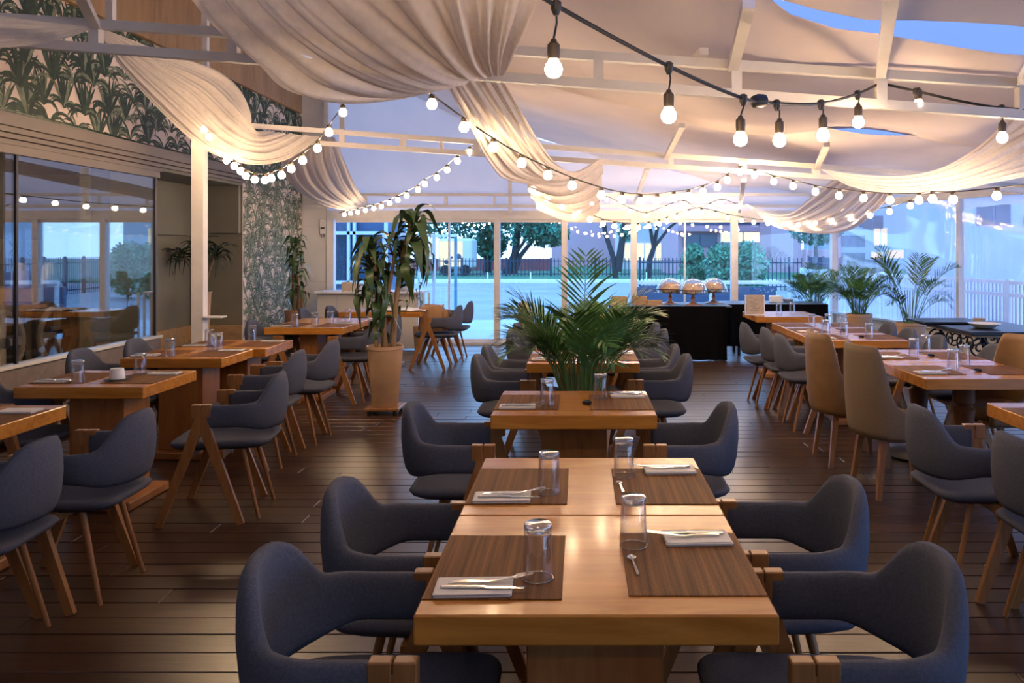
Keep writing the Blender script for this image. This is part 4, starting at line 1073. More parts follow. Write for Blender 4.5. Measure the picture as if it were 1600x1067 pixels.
for s_ in (-.02, .02): MB().box(s_ - .004, s_ + .004, 0, .01, -.05, 0).obj('clip', M['ink'], th)
# far covered table: cloth and paper bag on chair
rows = []
for j in range(14):
    rw_ = []
    for i in range(26):
        u = i / 25; v = j / 13; rw_.append((-2.52 + .56 * u, 10.5 + .6 * v, .757 + .012 * abs(math.sin(u * 9 + v * 5)) + .01 * math.sin(v * 11)))
    rows.append(rw_)
tc_ = MB().grid(rows).obj('table_linen', M['napkin'], None, 'all'); tag(tc_, 'crumpled white linen lying on the far table before the counter', 'cloth')
bgm = MB(); rr_ = random.Random(5)
for (cx_, cz_, s_) in ((0, 0, 1), (.12, .03, .7)):
    o_ = bgm.off(); bgm.cbox(cx_ - .15 * s_, cx_ + .15 * s_, -.12 * s_, .12 * s_, cz_, cz_ + .33 * s_, .02)
bgm.v = [(v[0] + rr_.uniform(-.02, .02), v[1] + rr_.uniform(-.02, .02), max(0, v[2] + rr_.uniform(-.02, .02))) for v in bgm.v]
bo = bgm.obj('paper_bag', M['basket']); bo.location = (-1.93, 10.85, .475); tag(bo, 'crumpled brown paper bag standing on the armchair seat', 'bag')
# ------------------------------------------------------------------ iron table
it = thing('iron_table', 'dark stone topped table on black scrolled iron legs by the curtain', 'table', (0, 0, 0))
MB().cbox(3.74, 4.62, 7.95, 9.25, .715, .75, .006).obj('table_top', M['iron'], it)
MB().cbox(3.80, 4.55, 8.02, 9.15, .69, .715, .004).obj('apron', M['cartwood'], it)
def spiral(c, r0, turns, start, plane_y, k=26, sx_=1):
    pts = []
    for i in range(k):
        t = i / (k - 1); a = start + turns * 2 * PI * t; r = r0 * (1 - .82 * t)
        pts.append((c[0] + sx_ * r * math.cos(a), plane_y, c[1] + r * math.sin(a)))
    return pts
for yy in (8.1, 9.08):
    MB().tube(catmull([Vector((3.9, yy, .69)), Vector((3.98, yy, .55)), Vector((3.93, yy, .35)), Vector((3.84, yy, .15)), Vector((3.80, yy, 0))], 14), .016, 8).obj('leg', M['iron'], it, True)
    MB().tube(catmull([Vector((4.46, yy, .69)), Vector((4.38, yy, .55)), Vector((4.43, yy, .35)), Vector((4.52, yy, .15)), Vector((4.56, yy, 0))], 14), .016, 8).obj('leg', M['iron'], it, True)
    MB().tube(spiral((3.88, .575), .10, 1.6, PI / 2, yy), .011, 7).obj('scroll', M['iron'], it, True)
    MB().tube(spiral((4.48, .575), .10, 1.6, PI / 2, yy, sx_=-1), .011, 7).obj('scroll', M['iron'], it, True)
    for sp in (spiral((4.08, .57), .09, 1.4, PI, yy), spiral((4.28, .57), .09, 1.4, PI, yy, sx_=-1), spiral((4.18, .60), .06, 1.3, 0, yy)): MB().tube(sp, .009, 7).obj('scroll', M['iron'], it, True)
for xx, lx in ((3.86, 1), (4.5, 1)):
    for k in range(4):
        cy = 8.25 + k * .23; p_ = spiral((cy, .60), .085, 1.4, PI * (k % 2), 0); MB().tube([(xx, q[0], q[2]) for q in p_], .009, 7).obj('scroll', M['iron'], it, True)
slab2 = MB().cbox(3.62, 4.30, 8.75, 9.3, .752, .775, .006).obj('dark_tray', M['iron']); tag(slab2, 'dark flat tray resting across the end of the iron table', 'tray')
pl = MB().lathe([(.06, 0), (.10, .012), (.155, .05), (.15, .052), (.09, .016), (0, .012)], 28, cap=(True, False)).obj('shallow_bowl', M['ceramic'], None, True); pl.location = (P(1538, 510, 8.35).x, 8.35, .75); tag(pl, 'wide pale shallow bowl on the iron table', 'bowl')
pb = MB().lathe([(.035, 0), (.04, .015), (.065, .075), (.06, .075), (.035, .018), (0, .015)], 24, cap=(True, False)).obj('small_bowl', M['menu'], None, True); pb.location = (P(1530, 500, 8.65).x, 8.65, .75); tag(pb, 'small beige bowl standing behind the wide pale one', 'bowl')
# cart behind the dark glass
ca = thing('wagon_cart', 'wooden cart with big pale spoked wheels behind the dark glass', 'cart', (-6.1, 8.6, .0), 0)
MB().cbox(-.35, .35, .15, 1.6, .98, 1.13, .01).obj('bed', M['cartwood'], ca)
MB().cbox(-.38, .38, -.6, 1.8, .92, .98, .006).obj('frame', M['cartwood'], ca)
for y_ in (-.4, 1.1):
    for x__ in (-.3, .3): MB().cbox(x__ - .035, x__ + .035, y_ - .035, y_ + .035, .0, .92, .004).obj('post', M['palewood'], ca)
for yw in (-.45, .42):
    for xw in (.44,):
        wh = MB().tube([(xw, yw + .30 * math.cos(a), .62 + .30 * math.sin(a)) for a in np.linspace(0, 2 * PI, 41)], .032, 8, cap=False).obj('wheel', M['palewood'], ca, True)
        for k in range(4):
            a = k * PI / 2; MB().beam((xw, yw, .62), (xw, yw + .29 * math.cos(a), .62 + .29 * math.sin(a)), .055, .04, .09, .04, up=(1, 0, 0)).obj('spoke', M['palewood'], wh)
        MB().lathe([(.05, -.05), (.06, 0), (.05, .05)], 14).obj('hub', M['iron'], wh, True, (xw, yw, .62)).rotation_euler = (0, R(90), 0)
for k in range(2):
    o = MB().lathe([(.07, 0), (.09, .02), (.08, .2), (.05, .26)], 16).obj('jar', M['ceramic'], None, True); o.location = (-6.05, 9.0 + k * .5, 1.13); tag(o, 'pale jar on the cart bed, %s' % ('near end' if k == 0 else 'middle'), 'jar', 'jars on the cart')
lp = thing('fill_globe', 'unseen fill lamp added inside the room behind the dark glass', 'lamp', (-6.6, 6.9, 2.15))  # added out of view to brighten the cart behind the glass
MB().lathe([(.0, -.12), (.07, -.10), (.115, -.04), (.12, .01), (.10, .07), (.05, .11), (.0, .12)], 18).obj('fill_glow', M['lamp'], lp, True)
MB().tube([(0, 0, .12), (0, 0, .47)], .006, 6).obj('cord', M['black'], lp)
sgn = thing('valance_board', 'pale scrolled board hanging across the room behind the dark glass', 'board', (-6.9, 4.0, 1.36))
MB().cbox(-.03, .03, 0, 6.6, 0, .30, .006).obj('board', M['wallwhite'], sgn)
for k in range(20):
    MB().tube(catmull([Vector((.035, .25 + k * .32, .27)), Vector((.035, .33 + k * .32, .20)), Vector((.035, .27 + k * .32, .13)), Vector((.035, .37 + k * .32, .07))], 9), .006, 5).obj('scroll', M['ink'], sgn, True)
# ================================================================== PLANTS
def cone_pot(parent, h, r, mt):
    MB().lathe([(r * .68, 0), (r * .70, .01), (r * .97, h - .04), (r, h - .035), (r, h), (r * .92, h), (r * .9, h - .05)], 36, cap=(True, False)).obj('pot', mt, parent, True)
    MB().lathe([(r * .9, h - .055), (0, h - .045)], 24, cap=(False, False)).obj('soil', M['soil'], parent, True)
def frond_mesh(L, arch, n=20, LL=.24, seed=1, W=.013, start=.5):
    rr = random.Random(seed); pts = []; p = Vector((0, 0, 0)); a = R(80); K = 22
    for i in range(K + 1):
        pts.append(p.copy()); t = i / K; a -= arch / K * (3.0 * t * t); p = p + Vector((math.cos(a), 0, math.sin(a))) * (L / K)
    b = MB(); b.tube(pts, lambda t: .0075 * (1 - .8 * t), 5)
    for k in range(n):
        t = start + (1 - start) * k / (n - 1); f = t * K; i = min(K - 1, int(f)); q = pts[i].lerp(pts[i + 1], f - i); tg = (pts[i + 1] - pts[i]).normalized()
        up = Vector((-tg.z, 0, tg.x))
        ll = LL * (math.sin(PI * (.22 + .72 * (k / (n - 1)))) ** .7) * rr.uniform(.85, 1.1)
        for s in (-1, 1):
            d = (tg * rr.uniform(.75, 1.0) + Vector((0, s, 0)) * rr.uniform(.65, .85) + up * rr.uniform(.25, .45)).normalized()
            b.leaf(q, d, up, ll, W, rr.uniform(.25, .55), 4)
    return b
def areca(name, label, x, y, z, pot_h, pot_r, fronds, mt_pot, seed, stems=9, kinds=None, dolly=False):
    rr = random.Random(seed); root = thing(name, label, 'plant', (x, y, z), 0, 'potted areca palms')
    z0 = 0
    cone_pot(root, pot_h, pot_r, mt_pot)
    for k in range(stems):
        a = rr.uniform(0, 2 * PI); r_ = rr.uniform(.1, .65) * pot_r
        MB().tube([(r_ * math.cos(a), r_ * math.sin(a), pot_h - .06), (r_ * 1.1 * math.cos(a), r_ * 1.1 * math.sin(a), pot_h + .18), (r_ * 1.5 * math.cos(a), r_ * 1.5 * math.sin(a), pot_h + .40)], .008, 6, .004).obj('stem', M['palmstem'], root, True)
    for (az, tilt, sc, kd) in fronds:
        o = bpy.data.objects.new('frond', kinds[kd]); COL.objects.link(o); o.parent = root
        r_ = rr.uniform(.05, .5) * pot_r; a = R(az)
        o.location = (r_ * math.cos(a), r_ * math.sin(a), pot_h - .03); o.rotation_euler = (rr.uniform(-.25, .25), R(tilt), a); o.scale = (sc, sc, sc)
    return root
FK = [frond_mesh(1.0, R(95), 27, .27, 1).mesh('frond', M['palm']), frond_mesh(1.0, R(60), 26, .25, 2).mesh('frond', M['palm']), frond_mesh(.85, R(125), 24, .26, 3).mesh('frond', M['palm']), frond_mesh(1.05, R(25), 15, .26, 4, start=.55).mesh('frond', M['palm'])]
rr = random.Random(21)
fr_ = [(90, -10, .99, 3), (180, 0, .92, 1), (0, 0, .92, 1), (176, 6, .96, 2), (184, 2, .92, 0), (5, 6, .96, 2), (-8, 3, .92, 0), (160, 7, .9, 2), (200, 8, .88, 2), (25, 7, .9, 2), (-20, 8, .88, 2)]
fr_ += [(rr.uniform(0, 360), rr.uniform(-7, 5), rr.uniform(.72, .92), rr.choice([0, 0, 1, 2, 2])) for _ in range(30)]
areca('areca_palm', 'large potted areca palm standing in the middle row between tables', .0, 5.22, 0, .50, .20, fr_, M['pot'], 4, 18, FK)
def ring(n, seed, a=(.5, .8), t=(0, 26)):
    r = random.Random(seed); return [(360 / n * k + r.uniform(-20, 20), r.uniform(*t), r.uniform(*a), r.choice([0, 1, 1, 2, 3])) for k in range(n)]
areca('areca_palm', 'bushy potted areca palm beside the corner window post, first of three', 3.52, 12.55, 0, .63, .18, ring(44, 5, (.5, .74)), M['pot'], 5, 8, FK)
areca('areca_palm', 'potted areca palm in a clay pot, middle of the three by the curtain', 3.93, 11.75, 0, .63, .18, ring(42, 6, (.5, .78)), M['pot'], 6, 8, FK)
areca('areca_palm', 'tall loose potted areca palm nearest the iron table', 4.10, 10.35, 0, .63, .185, [(200, 0, .95, 1), (170, 12, .85, 1), (350, 6, .9, 1), (20, 16, .8, 0), (120, -4, .95, 3), (250, -2, .85, 3), (185, 22, .7, 0), (5, 24, .72, 2), (300, 8, .7, 1), (190, 6, .8, 2), (340, 12, .75, 2), (160, 2, .9, 3), (30, 2, .95, 1), (220, 16, .7, 2)], M['pot'], 7, 6, FK)

# corn plants: cane trunks with strap leaves
def corn_leaf(L, W, droop, seed):
    # strap leaf leaving upwards then hanging; slightly wavy channelled blade
    rr = random.Random(seed); b = MB(); p = Vector((0, 0, 0)); a = R(50); K = 9; rows = []
    for i in range(K + 1):
        t = i / K; wd = W * (.45 + .55 * math.sin(PI * min(1, t * 1.1 + .15))) * (1 - t ** 4) * .5 + .001
        rows.append([(p.x, -wd, p.z + .012 * math.sin(t * 9 + seed)), (p.x, 0, p.z - wd * .35), (p.x, wd, p.z + .012 * math.sin(t * 8 + seed + 2))])
        a = max(a - droop / K * (.7 if t < .22 else 2.0 if t < .65 else .6), -R(84)); p = p + Vector((math.cos(a), 0, math.sin(a))) * (L / K)
    return b.grid(rows)
LK = [corn_leaf(.48, .095, R(150), 1).mesh('leaf', M['corn'], 'all'), corn_leaf(.54, .10, R(165), 2).mesh('leaf', M['corn'], 'all'), corn_leaf(.40, .085, R(125), 3).mesh('leaf', M['corn'], 'all'), corn_leaf(.58, .105, R(172), 4).mesh('leaf', M['corn'], 'all')]
DK = [corn_leaf(.40, .026, R(115), 5).mesh('leaf', M['darkleaf'], 'all'), corn_leaf(.46, .028, R(140), 6).mesh('leaf', M['darkleaf'], 'all'), corn_leaf(.36, .026, R(60), 7).mesh('leaf', M['darkleaf'], 'all')]
def cane(root, kinds, heads, canes, seed, scale=1.0):
    rr = random.Random(seed)
    for pts, r0, r1 in canes: MB().tube(catmull([Vector(p) for p in pts], 12), r0, 9, r1).obj('trunk', M['trunk'], root, True)
    for (hx, hy, hz, n, spread, s0, s1, lift) in heads:
        for k in range(n):
            o = bpy.data.objects.new('leaf', rr.choice(kinds)); COL.objects.link(o); o.parent = root
            a = k * 2.399 + rr.uniform(-.3, .3); f = k / max(1, n - 1)
            o.location = (hx + .012 * math.cos(a), hy + .012 * math.sin(a), hz - spread * f)
            s = rr.uniform(s0, s1) * scale; o.scale = (s, s, s); o.rotation_euler = (rr.uniform(-.2, .2), lift * (-1 + 2 * f) + rr.uniform(-.15, .15), a)
cp = thing('corn_plant', 'tall corn plant with drooping leaves in a clay pot on a wheeled wooden stand', 'plant', (-1.84, 7.85, 0), 0)
MB().cbox(-.16, .16, -.16, .16, .045, .07, .004).obj('stand', M['legwood'], cp)
for a_ in ((-.12, -.12), (.12, -.12), (-.12, .12), (.12, .12)): MB().lathe([(.018, 0), (.022, .01), (.022, .035), (.014, .045)], 10).obj('caster', M['black'], cp, True, (a_[0], a_[1], 0))
pr_ = thing('tmp', 'x', 'x'); bpy.data.objects.remove(pr_)
MB().lathe([(.115, .07), (.12, .08), (.165, .60), (.172, .605), (.172, .635), (.158, .635), (.152, .58)], 36, cap=(True, False)).obj('pot', M['pot'], cp, True)
MB().lathe([(.152, .575), (0, .585)], 24, cap=(False, False)).obj('soil', M['soil'], cp, True)
cane(cp, LK, [(.27, 0, 1.86, 42, .50, .6, 1.0, .5), (-.13, -.02, 1.60, 46, .55, .6, .95, .5), (.10, .05, 1.68, 14, .40, .6, .85, .5), (-.07, .03, 1.22, 12, .3, .45, .7, .5), (.12, 0, 1.35, 7, .35, .4, .6, .4), (-.03, -.1, .86, 5, .16, .5, .75, .2)],
     [(((.07, 0, .57), (.10, 0, 1.0), (.16, 0, 1.45), (.27, 0, 1.88)), .030, .017), (((-.01, .03, .57), (-.05, .02, 1.0), (-.10, 0, 1.35), (-.13, -.02, 1.60)), .030, .018), (((-.08, -.02, .57), (-.09, 0, .95), (-.07, .03, 1.24)), .022, .014), (((.02, -.04, .57), (0, -.04, .9), (.06, 0, 1.3), (.1, .05, 1.7)), .022, .014)], 31)
c2 = thing('corn_plant', 'corn plant in a square edged terracotta pot before the wallpapered wall', 'plant', (-4.02, 11.75, 0), 0)
cone_pot(c2, .68, .15, M['potd'])
cane(c2, LK, [(.0, 0, 1.66, 20, .3, .5, .72, .5), (.02, -.03, 1.28, 18, .35, .5, .7, .5), (.10, 0, .98, 8, .2, .4, .55, .4)], [(((0, 0, .62), (-.03, 0, 1.1), (0, 0, 1.66)), .028, .015), (((.05, -.02, .62), (.06, -.03, 1.0), (.02, -.03, 1.28)), .03, .018), (((.09, 0, .62), (.10, 0, .98)), .04, .03)], 33)
c3 = thing('dragon_plant', 'dark strap leaved plant in a tall slim clay vase inside the olive niche', 'plant', (-4.80, 10.55, .30), 0)
MB().lathe([(.075, 0), (.08, .01), (.118, .68), (.125, .685), (.125, .70), (.11, .70), (.105, .66)], 28, cap=(True, False)).obj('vase', M['pot'], c3, True)
MB().lathe([(.105, .65), (0, .66)], 20, cap=(False, False)).obj('soil', M['soil'], c3, True)
cane(c3, DK, [(.0, -.05, 1.27, 24, .12, .8, 1.1, .3), (.20, 0, 1.22, 24, .12, .75, 1.05, .3), (-.26, 0, 1.20, 24, .12, .75, 1.05, .3)], [(((0, 0, .64), (.0, -.02, 1.0), (0, -.05, 1.27)), .012, .009), (((.03, 0, .64), (.1, 0, .95), (.20, 0, 1.22)), .012, .009), (((-.03, 0, .64), (-.12, 0, .95), (-.26, 0, 1.20)), .012, .009)], 35)
c4 = thing('slender_plant', 'slender small leaved plant standing at the end of the serving counter', 'plant', (P(655, 480, 12.3).x, 12.3, 0), 0)
cone_pot(c4, .40, .09, M['pot'])
MB().tube([(0, 0, .36), (.02, 0, .7), (-.01, 0, 1.12)], .008, 6, .004).obj('stem', M['palmstem'], c4, True)
for k in range(12):
    o = bpy.data.objects.new('leaf', LK[k % 4]); COL.objects.link(o); o.parent = c4; o.location = (0, 0, .55 + k * .045); o.scale = (.28,) * 3; o.rotation_euler = (0, .3, k * 2.4)
# palm seen through the glass room
# ================================================================== STRING LIGHTS
bulb_me = MB().lathe([(.0, -.0325), (.010, -.0315), (.020, -.026), (.0265, -.016), (.0285, -.004), (.026, .008), (.019, .019), (.013, .027)], 14, cap=(False, True)).mesh('bulb', M['bulb'], True)
sock_long = MB().lathe([(.0135, .024), (.019, .028), (.0205, .05), (.020, .075), (.011, .084), (.009, .092)], 12).mesh('socket', M['socket'], True)
sock_short = MB().lathe([(.0135, .024), (.018, .028), (.018, .045), (.012, .052)], 10).mesh('socket', M['socket'], True)
NB = [0]
def string_lights(label, cord, bulbs, long=False, r=.005, bs=1.0, cordmat='black', group='strings of warm bulbs'):
    """cord: [(px,py,d)] points; bulbs: [(px,py,d)] centre of each bulb; each hangs by its holder from the cord above it"""
    pts = [P(*c) for c in cord]; o0 = pts[0]
    root = thing('string_lights', label, 'string lights', o0, 0, group)
    cv = catmull(pts, len(pts) * 7)
    MB().tube([Vector(p) - o0 for p in cv], r, 6).obj('cord', M[cordmat], root, True)
    for b in bulbs:
        c = P(*b) - o0
        h = bpy.data.objects.new('bulb_holder', sock_long if long else sock_short); COL.objects.link(h); h.parent = root; h.location = c; h.scale = (bs,) * 3
        q = bpy.data.objects.new('bulb', bulb_me); COL.objects.link(q); q.parent = h; NB[0] += 1
        if long:
            # drop lead from the cord
            w = [Vector(p) - o0 for p in cv]; near = min(w, key=lambda v: (v - c).xy.length + abs((v.y - c.y)) * .2)
            near = min(w, key=lambda v: abs(v.x - c.x) + .5 * abs(v.y - c.y))
            MB().tube([near, near.lerp(c + Vector((0, 0, .09 * bs)), .5) + Vector((.006, 0, 0)), c + Vector((0, 0, .09 * bs))], .0035, 6).obj('drop_lead', M['black'], root, True)
            MB().lathe([(.008, -.03), (.016, -.012), (.016, .010), (.009, .016)], 10).obj('clip', M['black'], root, True, near)
    return root
D = lambda lst: lst
s1b = [(865, 106, 2.55), (1045, 179, 2.95), (1157, 216, 3.25), (1218, 218, 3.45), (1286, 210, 3.65), (1341, 190, 4.0)]
s1 = string_lights('nearest string of large warm bulbs on long black drops, up to the near truss', [(760, -60, 2.3), (866, 7, 2.5), (1040, 101, 2.95), (1157, 152, 3.25), (1217, 162, 3.45), (1285, 161, 3.65), (1341, 146, 4.0), (1373, 131, 4.1)], s1b, True, .007, .95)
cpl = MB().lathe([(.012, -.035), (.024, -.028), (.03, 0), (.024, .028), (.012, .035)], 14).obj('coupling', M['black'], s1, True); cpl.location = P(1186, 158, 3.35) - P(760, -60, 2.3); cpl.rotation_euler = (0, R(80), R(20))
string_lights('string with two large bulbs running from the near truss strut out past the drape', [(1380, 131, 4.1), (1425, 141, 4.1), (1500, 158, 4.1), (1570, 169, 4.1), (1640, 170, 4.05), (1760, 150, 4.0)], [(1435, 163, 4.1), (1566, 214, 4.1)], True, .007, .9)
def lin(pts, d0, d1): 
    n = len(pts); return [(a, b, d0 + (d1 - d0) * i / (n - 1)) for i, (a, b) in enumerate(pts)]
def cordof(bl, dy=-.043, a=None, z=None):
    c = [(x, y - .050 * FPX / d, d) for x, y, d in bl]
    return ([a] if a else []) + c + ([z] if z else [])
b2 = lin([(675, 162), (725, 198), (771, 229), (815, 254), (856, 273), (894, 289), (939.6, 304), (972, 311), (1001, 314), (1027, 313), (1053, 309), (1076, 306), (1098, 299), (1121, 292), (1136.5, 281), (1156, 268)], 4.7, 7.7)
string_lights('long string sagging from the big drape to the second truss, centre', cordof(b2, a=(640, 125, 4.3), z=(1163, 262, 7.75)), b2)
b2c = lin([(1179, 273), (1209, 283), (1239, 290), (1274, 299), (1311, 305), (1349, 309), (1390.5, 312), (1436, 312), (1457, 310), (1489, 311), (1557.5, 305)], 7.7, 5.6)
string_lights('string running from the second truss out towards the curtain side drape', cordof(b2c, a=(1164, 264, 7.75), z=(1680, 280, 4.9)), b2c)
b3 = lin([(734, 238), (715, 251), (698.7, 265), (682.5, 277), (664, 287), (653, 296), (635.5, 305), (621.7, 312), (609, 317), (596, 322), (584, 325), (571, 328), (559, 331), (548, 333), (538, 335)], 7.8, 12.6)
string_lights('string falling from the second truss to the window corner above the corn plant', cordof(b3, a=(744, 226, 7.8), z=(530, 333, 13.0)), b3)
b4 = lin([(536, 175), (514, 206), (496, 231), (473, 250), (455, 263), (440, 273), (424, 278), (414, 281), (398, 280), (384, 274), (376, 267), (366, 259), (354, 250), (327, 214), (319, 202)], 6.0, 7.6)
string_lights('string looped below the swag beside the wallpapered wall', cordof(b4, a=(536, 150, 5.8), z=(313, 192, 7.75)), b4)
b5 = lin([(833, 295), (855, 311), (878, 323), (898, 335), (921.5, 342), (942, 349), (960, 353), (980, 355), (997, 355), (1013.5, 353), (1030, 349), (1042, 345), (1057.5, 339), (1076, 333), (1096, 331), (1118, 335), (1137, 340), (1158.7, 344), (1177.6, 347), (1200, 349)], 8.3, 12.3)
string_lights('low string sagging in front of the end windows, first span', cordof(b5, a=(812, 280, 7.9), z=(1212, 345, 12.2)), b5)
b6 = lin([(1223.6, 351), (1247.5, 351), (1274, 348), (1300, 345), (1329, 341), (1359.5, 336), (1390, 330), (1422.5, 321), (1457.5, 310)], 11.8, 7.3)
string_lights('low string rising under the small drape towards the curtain wall', cordof(b6, a=(1212, 345, 12.2), z=(1500, 292, 6.6)), b6)
b7 = lin([(905, 331), (925, 318), (948, 312), (985, 330), (1010, 337), (1040, 326), (1068, 318), (1088, 330), (1110, 322), (1128, 316), (1148, 322)], 12.9, 12.9)
string_lights('short string of bulbs just under the far truss, brightest spot', cordof(b7, a=(890, 318, 13.0), z=(1160, 316, 13.0)), b7)
# unseen strings added over and behind the viewer to light the front table
for (label, zc, yy, xa, xb_, n) in (('unseen string of large bulbs added as fill above the front table', 2.62, 1.7, -1.2, 1.8, 4), ('unseen string of large bulbs added as fill behind the camera', 2.6, -.9, -1.4, 1.9, 4)):
    root = thing('string_lights', label, 'string lights', (0, 0, 0), 0, 'strings of warm bulbs')
    pts = []
    for k in range(41):
        u = k / 40; x = xa + (xb_ - xa) * u; pts.append((x, yy + .3 * u, zc - .25 * math.sin(PI * u)))
    pts = [(p[0], p[1], min(p[2], zr(p[0], p[1]) - .12)) for p in pts]
    MB().tube(pts, .007, 6).obj('cord', M['black'], root, True)
    for k in range(n):
        p = pts[int(40 * (k + .5) / n)]
        h = bpy.data.objects.new('bulb_holder', sock_long); COL.objects.link(h); h.parent = root; h.location = (p[0], p[1], p[2] - .095)
        q = bpy.data.objects.new('bulb', bulb_me); COL.objects.link(q); q.parent = h

# ================================================================== DRAPES
def drape(label, rails, nf, amp=.5, U=56, V=110, seed=1, ph=0.0):
    rr = random.Random(seed)
    A = np.array([catmull([P(*p) for p in r], U) for r in rails])      # K,U,3
    S_ = np.array([catmull([tuple(A[k, u]) for k in range(len(rails))], V) for u in range(U)])   # U,V,3
    du = np.gradient(S_, axis=0); dv = np.gradient(S_, axis=1)
    nr = np.cross(du, dv); ln = np.linalg.norm(nr, axis=2, keepdims=True); nr = nr / np.maximum(ln, 1e-6)
    wdt = np.linalg.norm(np.diff(S_, axis=1), axis=2).sum(axis=1)       # U
    u = np.linspace(0, 1, U)[:, None]; v = np.linspace(0, 1, V)[None, :]
    p1, p2, p3 = [rr.uniform(0, 6) for _ in range(3)]
    warp = v + .035 * np.sin(2 * PI * v * 1.3 + p2) + .02 * np.sin(u * 5 + v * 7 + p3)
    wave = .6 * np.sin(2 * PI * nf * warp + p1 + .7 * np.sin(2.2 * u + p2)) + .3 * np.sin(2 * PI * nf * 1.83 * warp + p3 + 1.2 * u) + .16 * np.sin(2 * PI * nf * 3.1 * warp + p2 - u)
    wave = np.abs(wave + .25) ** .85 * np.sign(wave + .25)
    am = amp * wdt[:, None] / nf * .36
    env = .35 + .65 * (np.sin(PI * (u * .9 + .05)) ** .5)
    S_ = S_ + nr * (wave * am * env)[:, :, None]
    o = MB().grid(S_.tolist()).obj('ceiling_drape', M['drape'], None, 'all')
    return tag(o, label, 'drape', 'sheer fabric swags under the tent roof')
drape('huge sheer swag gathered at the near truss', [
    [(270, -40, 3.95), (330, 40, 3.9), (400, 100, 3.85), (455, 142, 3.85), (545, 156, 3.9), (640, 148, 3.95), (698, 128, 4.03)],
    [(350, -60, 3.7), (440, 30, 3.6), (540, 100, 3.65), (630, 138, 3.8), (688, 138, 3.95), (716, 126, 4.04)],
    [(470, -60, 3.4), (545, 20, 3.4), (625, 90, 3.5), (682, 125, 3.75), (716, 130, 3.95), (732, 124, 4.04)],
    [(620, -60, 3.2), (655, 20, 3.25), (694, 80, 3.45), (726, 112, 3.75), (744, 121, 3.95), (752, 121, 4.04)],
    [(735, -60, 3.2), (740, 20, 3.25), (750, 75, 3.45), (762, 106, 3.75), (768, 117, 3.95), (768, 119, 4.04)],
    [(860, -60, 3.25), (830, 10, 3.3), (808, 65, 3.5), (795, 98, 3.8), (788, 112, 3.95), (784, 117, 4.04)]], 9, .75, 60, 150, 1)
drape('long sheer swag falling from the near truss to the second one', [
    [(694, 128, 4.12), (735, 200, 5.0), (765, 255, 5.7), (792, 280, 6.3), (850, 285, 7.0), (905, 276, 7.5), (944, 249, 7.72)],
    [(735, 124, 4.12), (775, 185, 4.9), (815, 240, 5.7), (850, 272, 6.4), (890, 276, 7.2), (944, 247, 7.72)],
    [(782, 119, 4.12), (818, 178, 4.9), (848, 228, 5.7), (868, 254, 6.4), (900, 268, 7.1), (944, 244, 7.72)]], 5, .6, 50, 90, 2)
drape('short bright sheer tail hanging beyond the second truss', [
    [(822, 281, 8.0), (870, 286, 7.95), (915, 272, 7.9), (943, 250, 7.86)],
    [(828, 303, 8.3), (872, 322, 8.3), (912, 318, 8.3), (940, 296, 8.2)],
    [(842, 330, 8.6), (880, 343, 8.6), (910, 347, 8.6), (936, 332, 8.5)]], 4, .5, 34, 70, 3)
drape('wide sheer swag from the near truss down to the white post', [
    [(155, 52, 4.14), (195, 112, 5.0), (255, 178, 6.0), (308, 224, 6.9), (350, 247, 7.3), (400, 258, 7.55), (452, 248, 7.68), (502, 214, 7.74)],
    [(157, 50, 4.14), (215, 108, 5.1), (280, 165, 6.1), (335, 212, 7.0), (372, 232, 7.4), (412, 240, 7.6), (448, 230, 7.7), (480, 212, 7.74)],
    [(160, 48, 4.14), (235, 96, 5.3), (312, 140, 6.3), (358, 185, 7.2), (388, 210, 7.5), (408, 216, 7.65), (424, 213, 7.7), (440, 208, 7.74)],
    [(164, 46, 4.14), (250, 79, 5.4), (338, 111, 6.6), (374, 142, 7.3), (388, 175, 7.6), (386, 195, 7.7), (383, 201, 7.74), (380, 203, 7.74)]], 6, .5, 60, 110, 4)
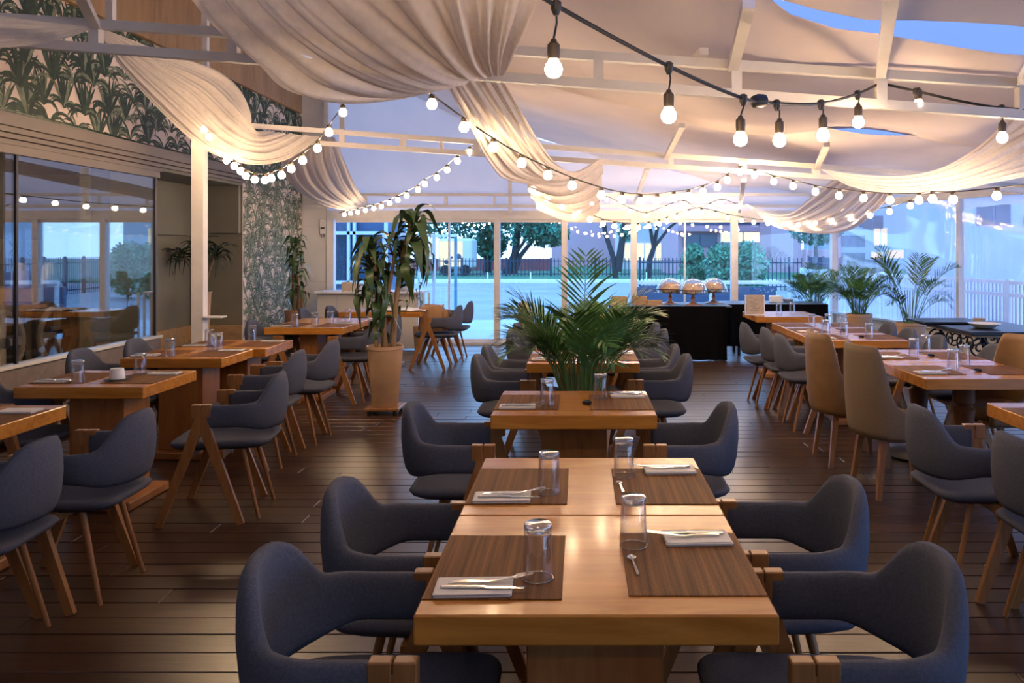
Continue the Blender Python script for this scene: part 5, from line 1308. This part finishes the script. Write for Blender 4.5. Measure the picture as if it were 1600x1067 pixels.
drape('grey lilac sheer swag hanging from the second truss to the window corner', [
    [(462, 214, 7.9), (440, 245, 8.6), (448, 278, 9.8), (480, 308, 11.3), (530, 327, 12.5), (582, 326, 13.25)],
    [(495, 214, 7.9), (490, 252, 8.8), (505, 290, 10.2), (535, 315, 11.6), (560, 324, 12.6), (583, 325, 13.25)],
    [(524, 214, 7.9), (538, 250, 8.8), (554, 287, 10.3), (566, 307, 11.6), (575, 317, 12.6), (584, 323, 13.25)]], 5, .4, 46, 80, 5)
drape('shallow sheer swag at the upper corner by the wallpaper', [
    [(-160, 0, 4.0), (-60, 14, 4.0), (10, 24, 4.02), (80, 36, 4.05), (143, 42, 4.07)],
    [(-160, 30, 3.9), (-60, 50, 3.9), (20, 52, 3.95), (90, 46, 4.0), (143, 43, 4.07)],
    [(-160, 60, 3.9), (-60, 74, 3.9), (20, 74, 3.95), (95, 62, 4.0), (144, 45, 4.07)]], 4, .5, 40, 60, 6)
drape('broad sheer swag rising to the upper corner on the curtain side', [
    [(1282, 264, 7.72), (1330, 271, 7.3), (1400, 275, 6.7), (1465, 264, 6.2), (1520, 235, 5.7), (1565, 195, 5.2), (1600, 150, 4.7), (1660, 60, 4.2)],
    [(1283, 265, 7.72), (1330, 283, 7.3), (1400, 291, 6.7), (1475, 283, 6.2), (1545, 262, 5.7), (1610, 232, 5.2), (1680, 200, 4.8), (1740, 140, 4.3)],
    [(1284, 266, 7.72), (1328, 291, 7.3), (1395, 303, 6.7), (1475, 300, 6.2), (1560, 284, 5.7), (1640, 270, 5.2), (1730, 250, 4.8), (1820, 220, 4.3)]], 6, .55, 60, 100, 7)
drape('small sheer swag looped before the corner of the end windows', [
    [(1164, 317, 13.2), (1200, 333, 12), (1232, 334, 11), (1262, 312, 10), (1296, 285, 8.9), (1325, 271, 7.9)],
    [(1165, 319, 13.2), (1200, 344, 12), (1245, 352, 11), (1300, 336, 9.9), (1342, 304, 8.8), (1362, 285, 7.9)],
    [(1166, 321, 13.2), (1206, 352, 12), (1270, 366, 11), (1325, 362, 10), (1366, 332, 8.8), (1393, 302, 7.9)]], 7, .6, 46, 110, 8)
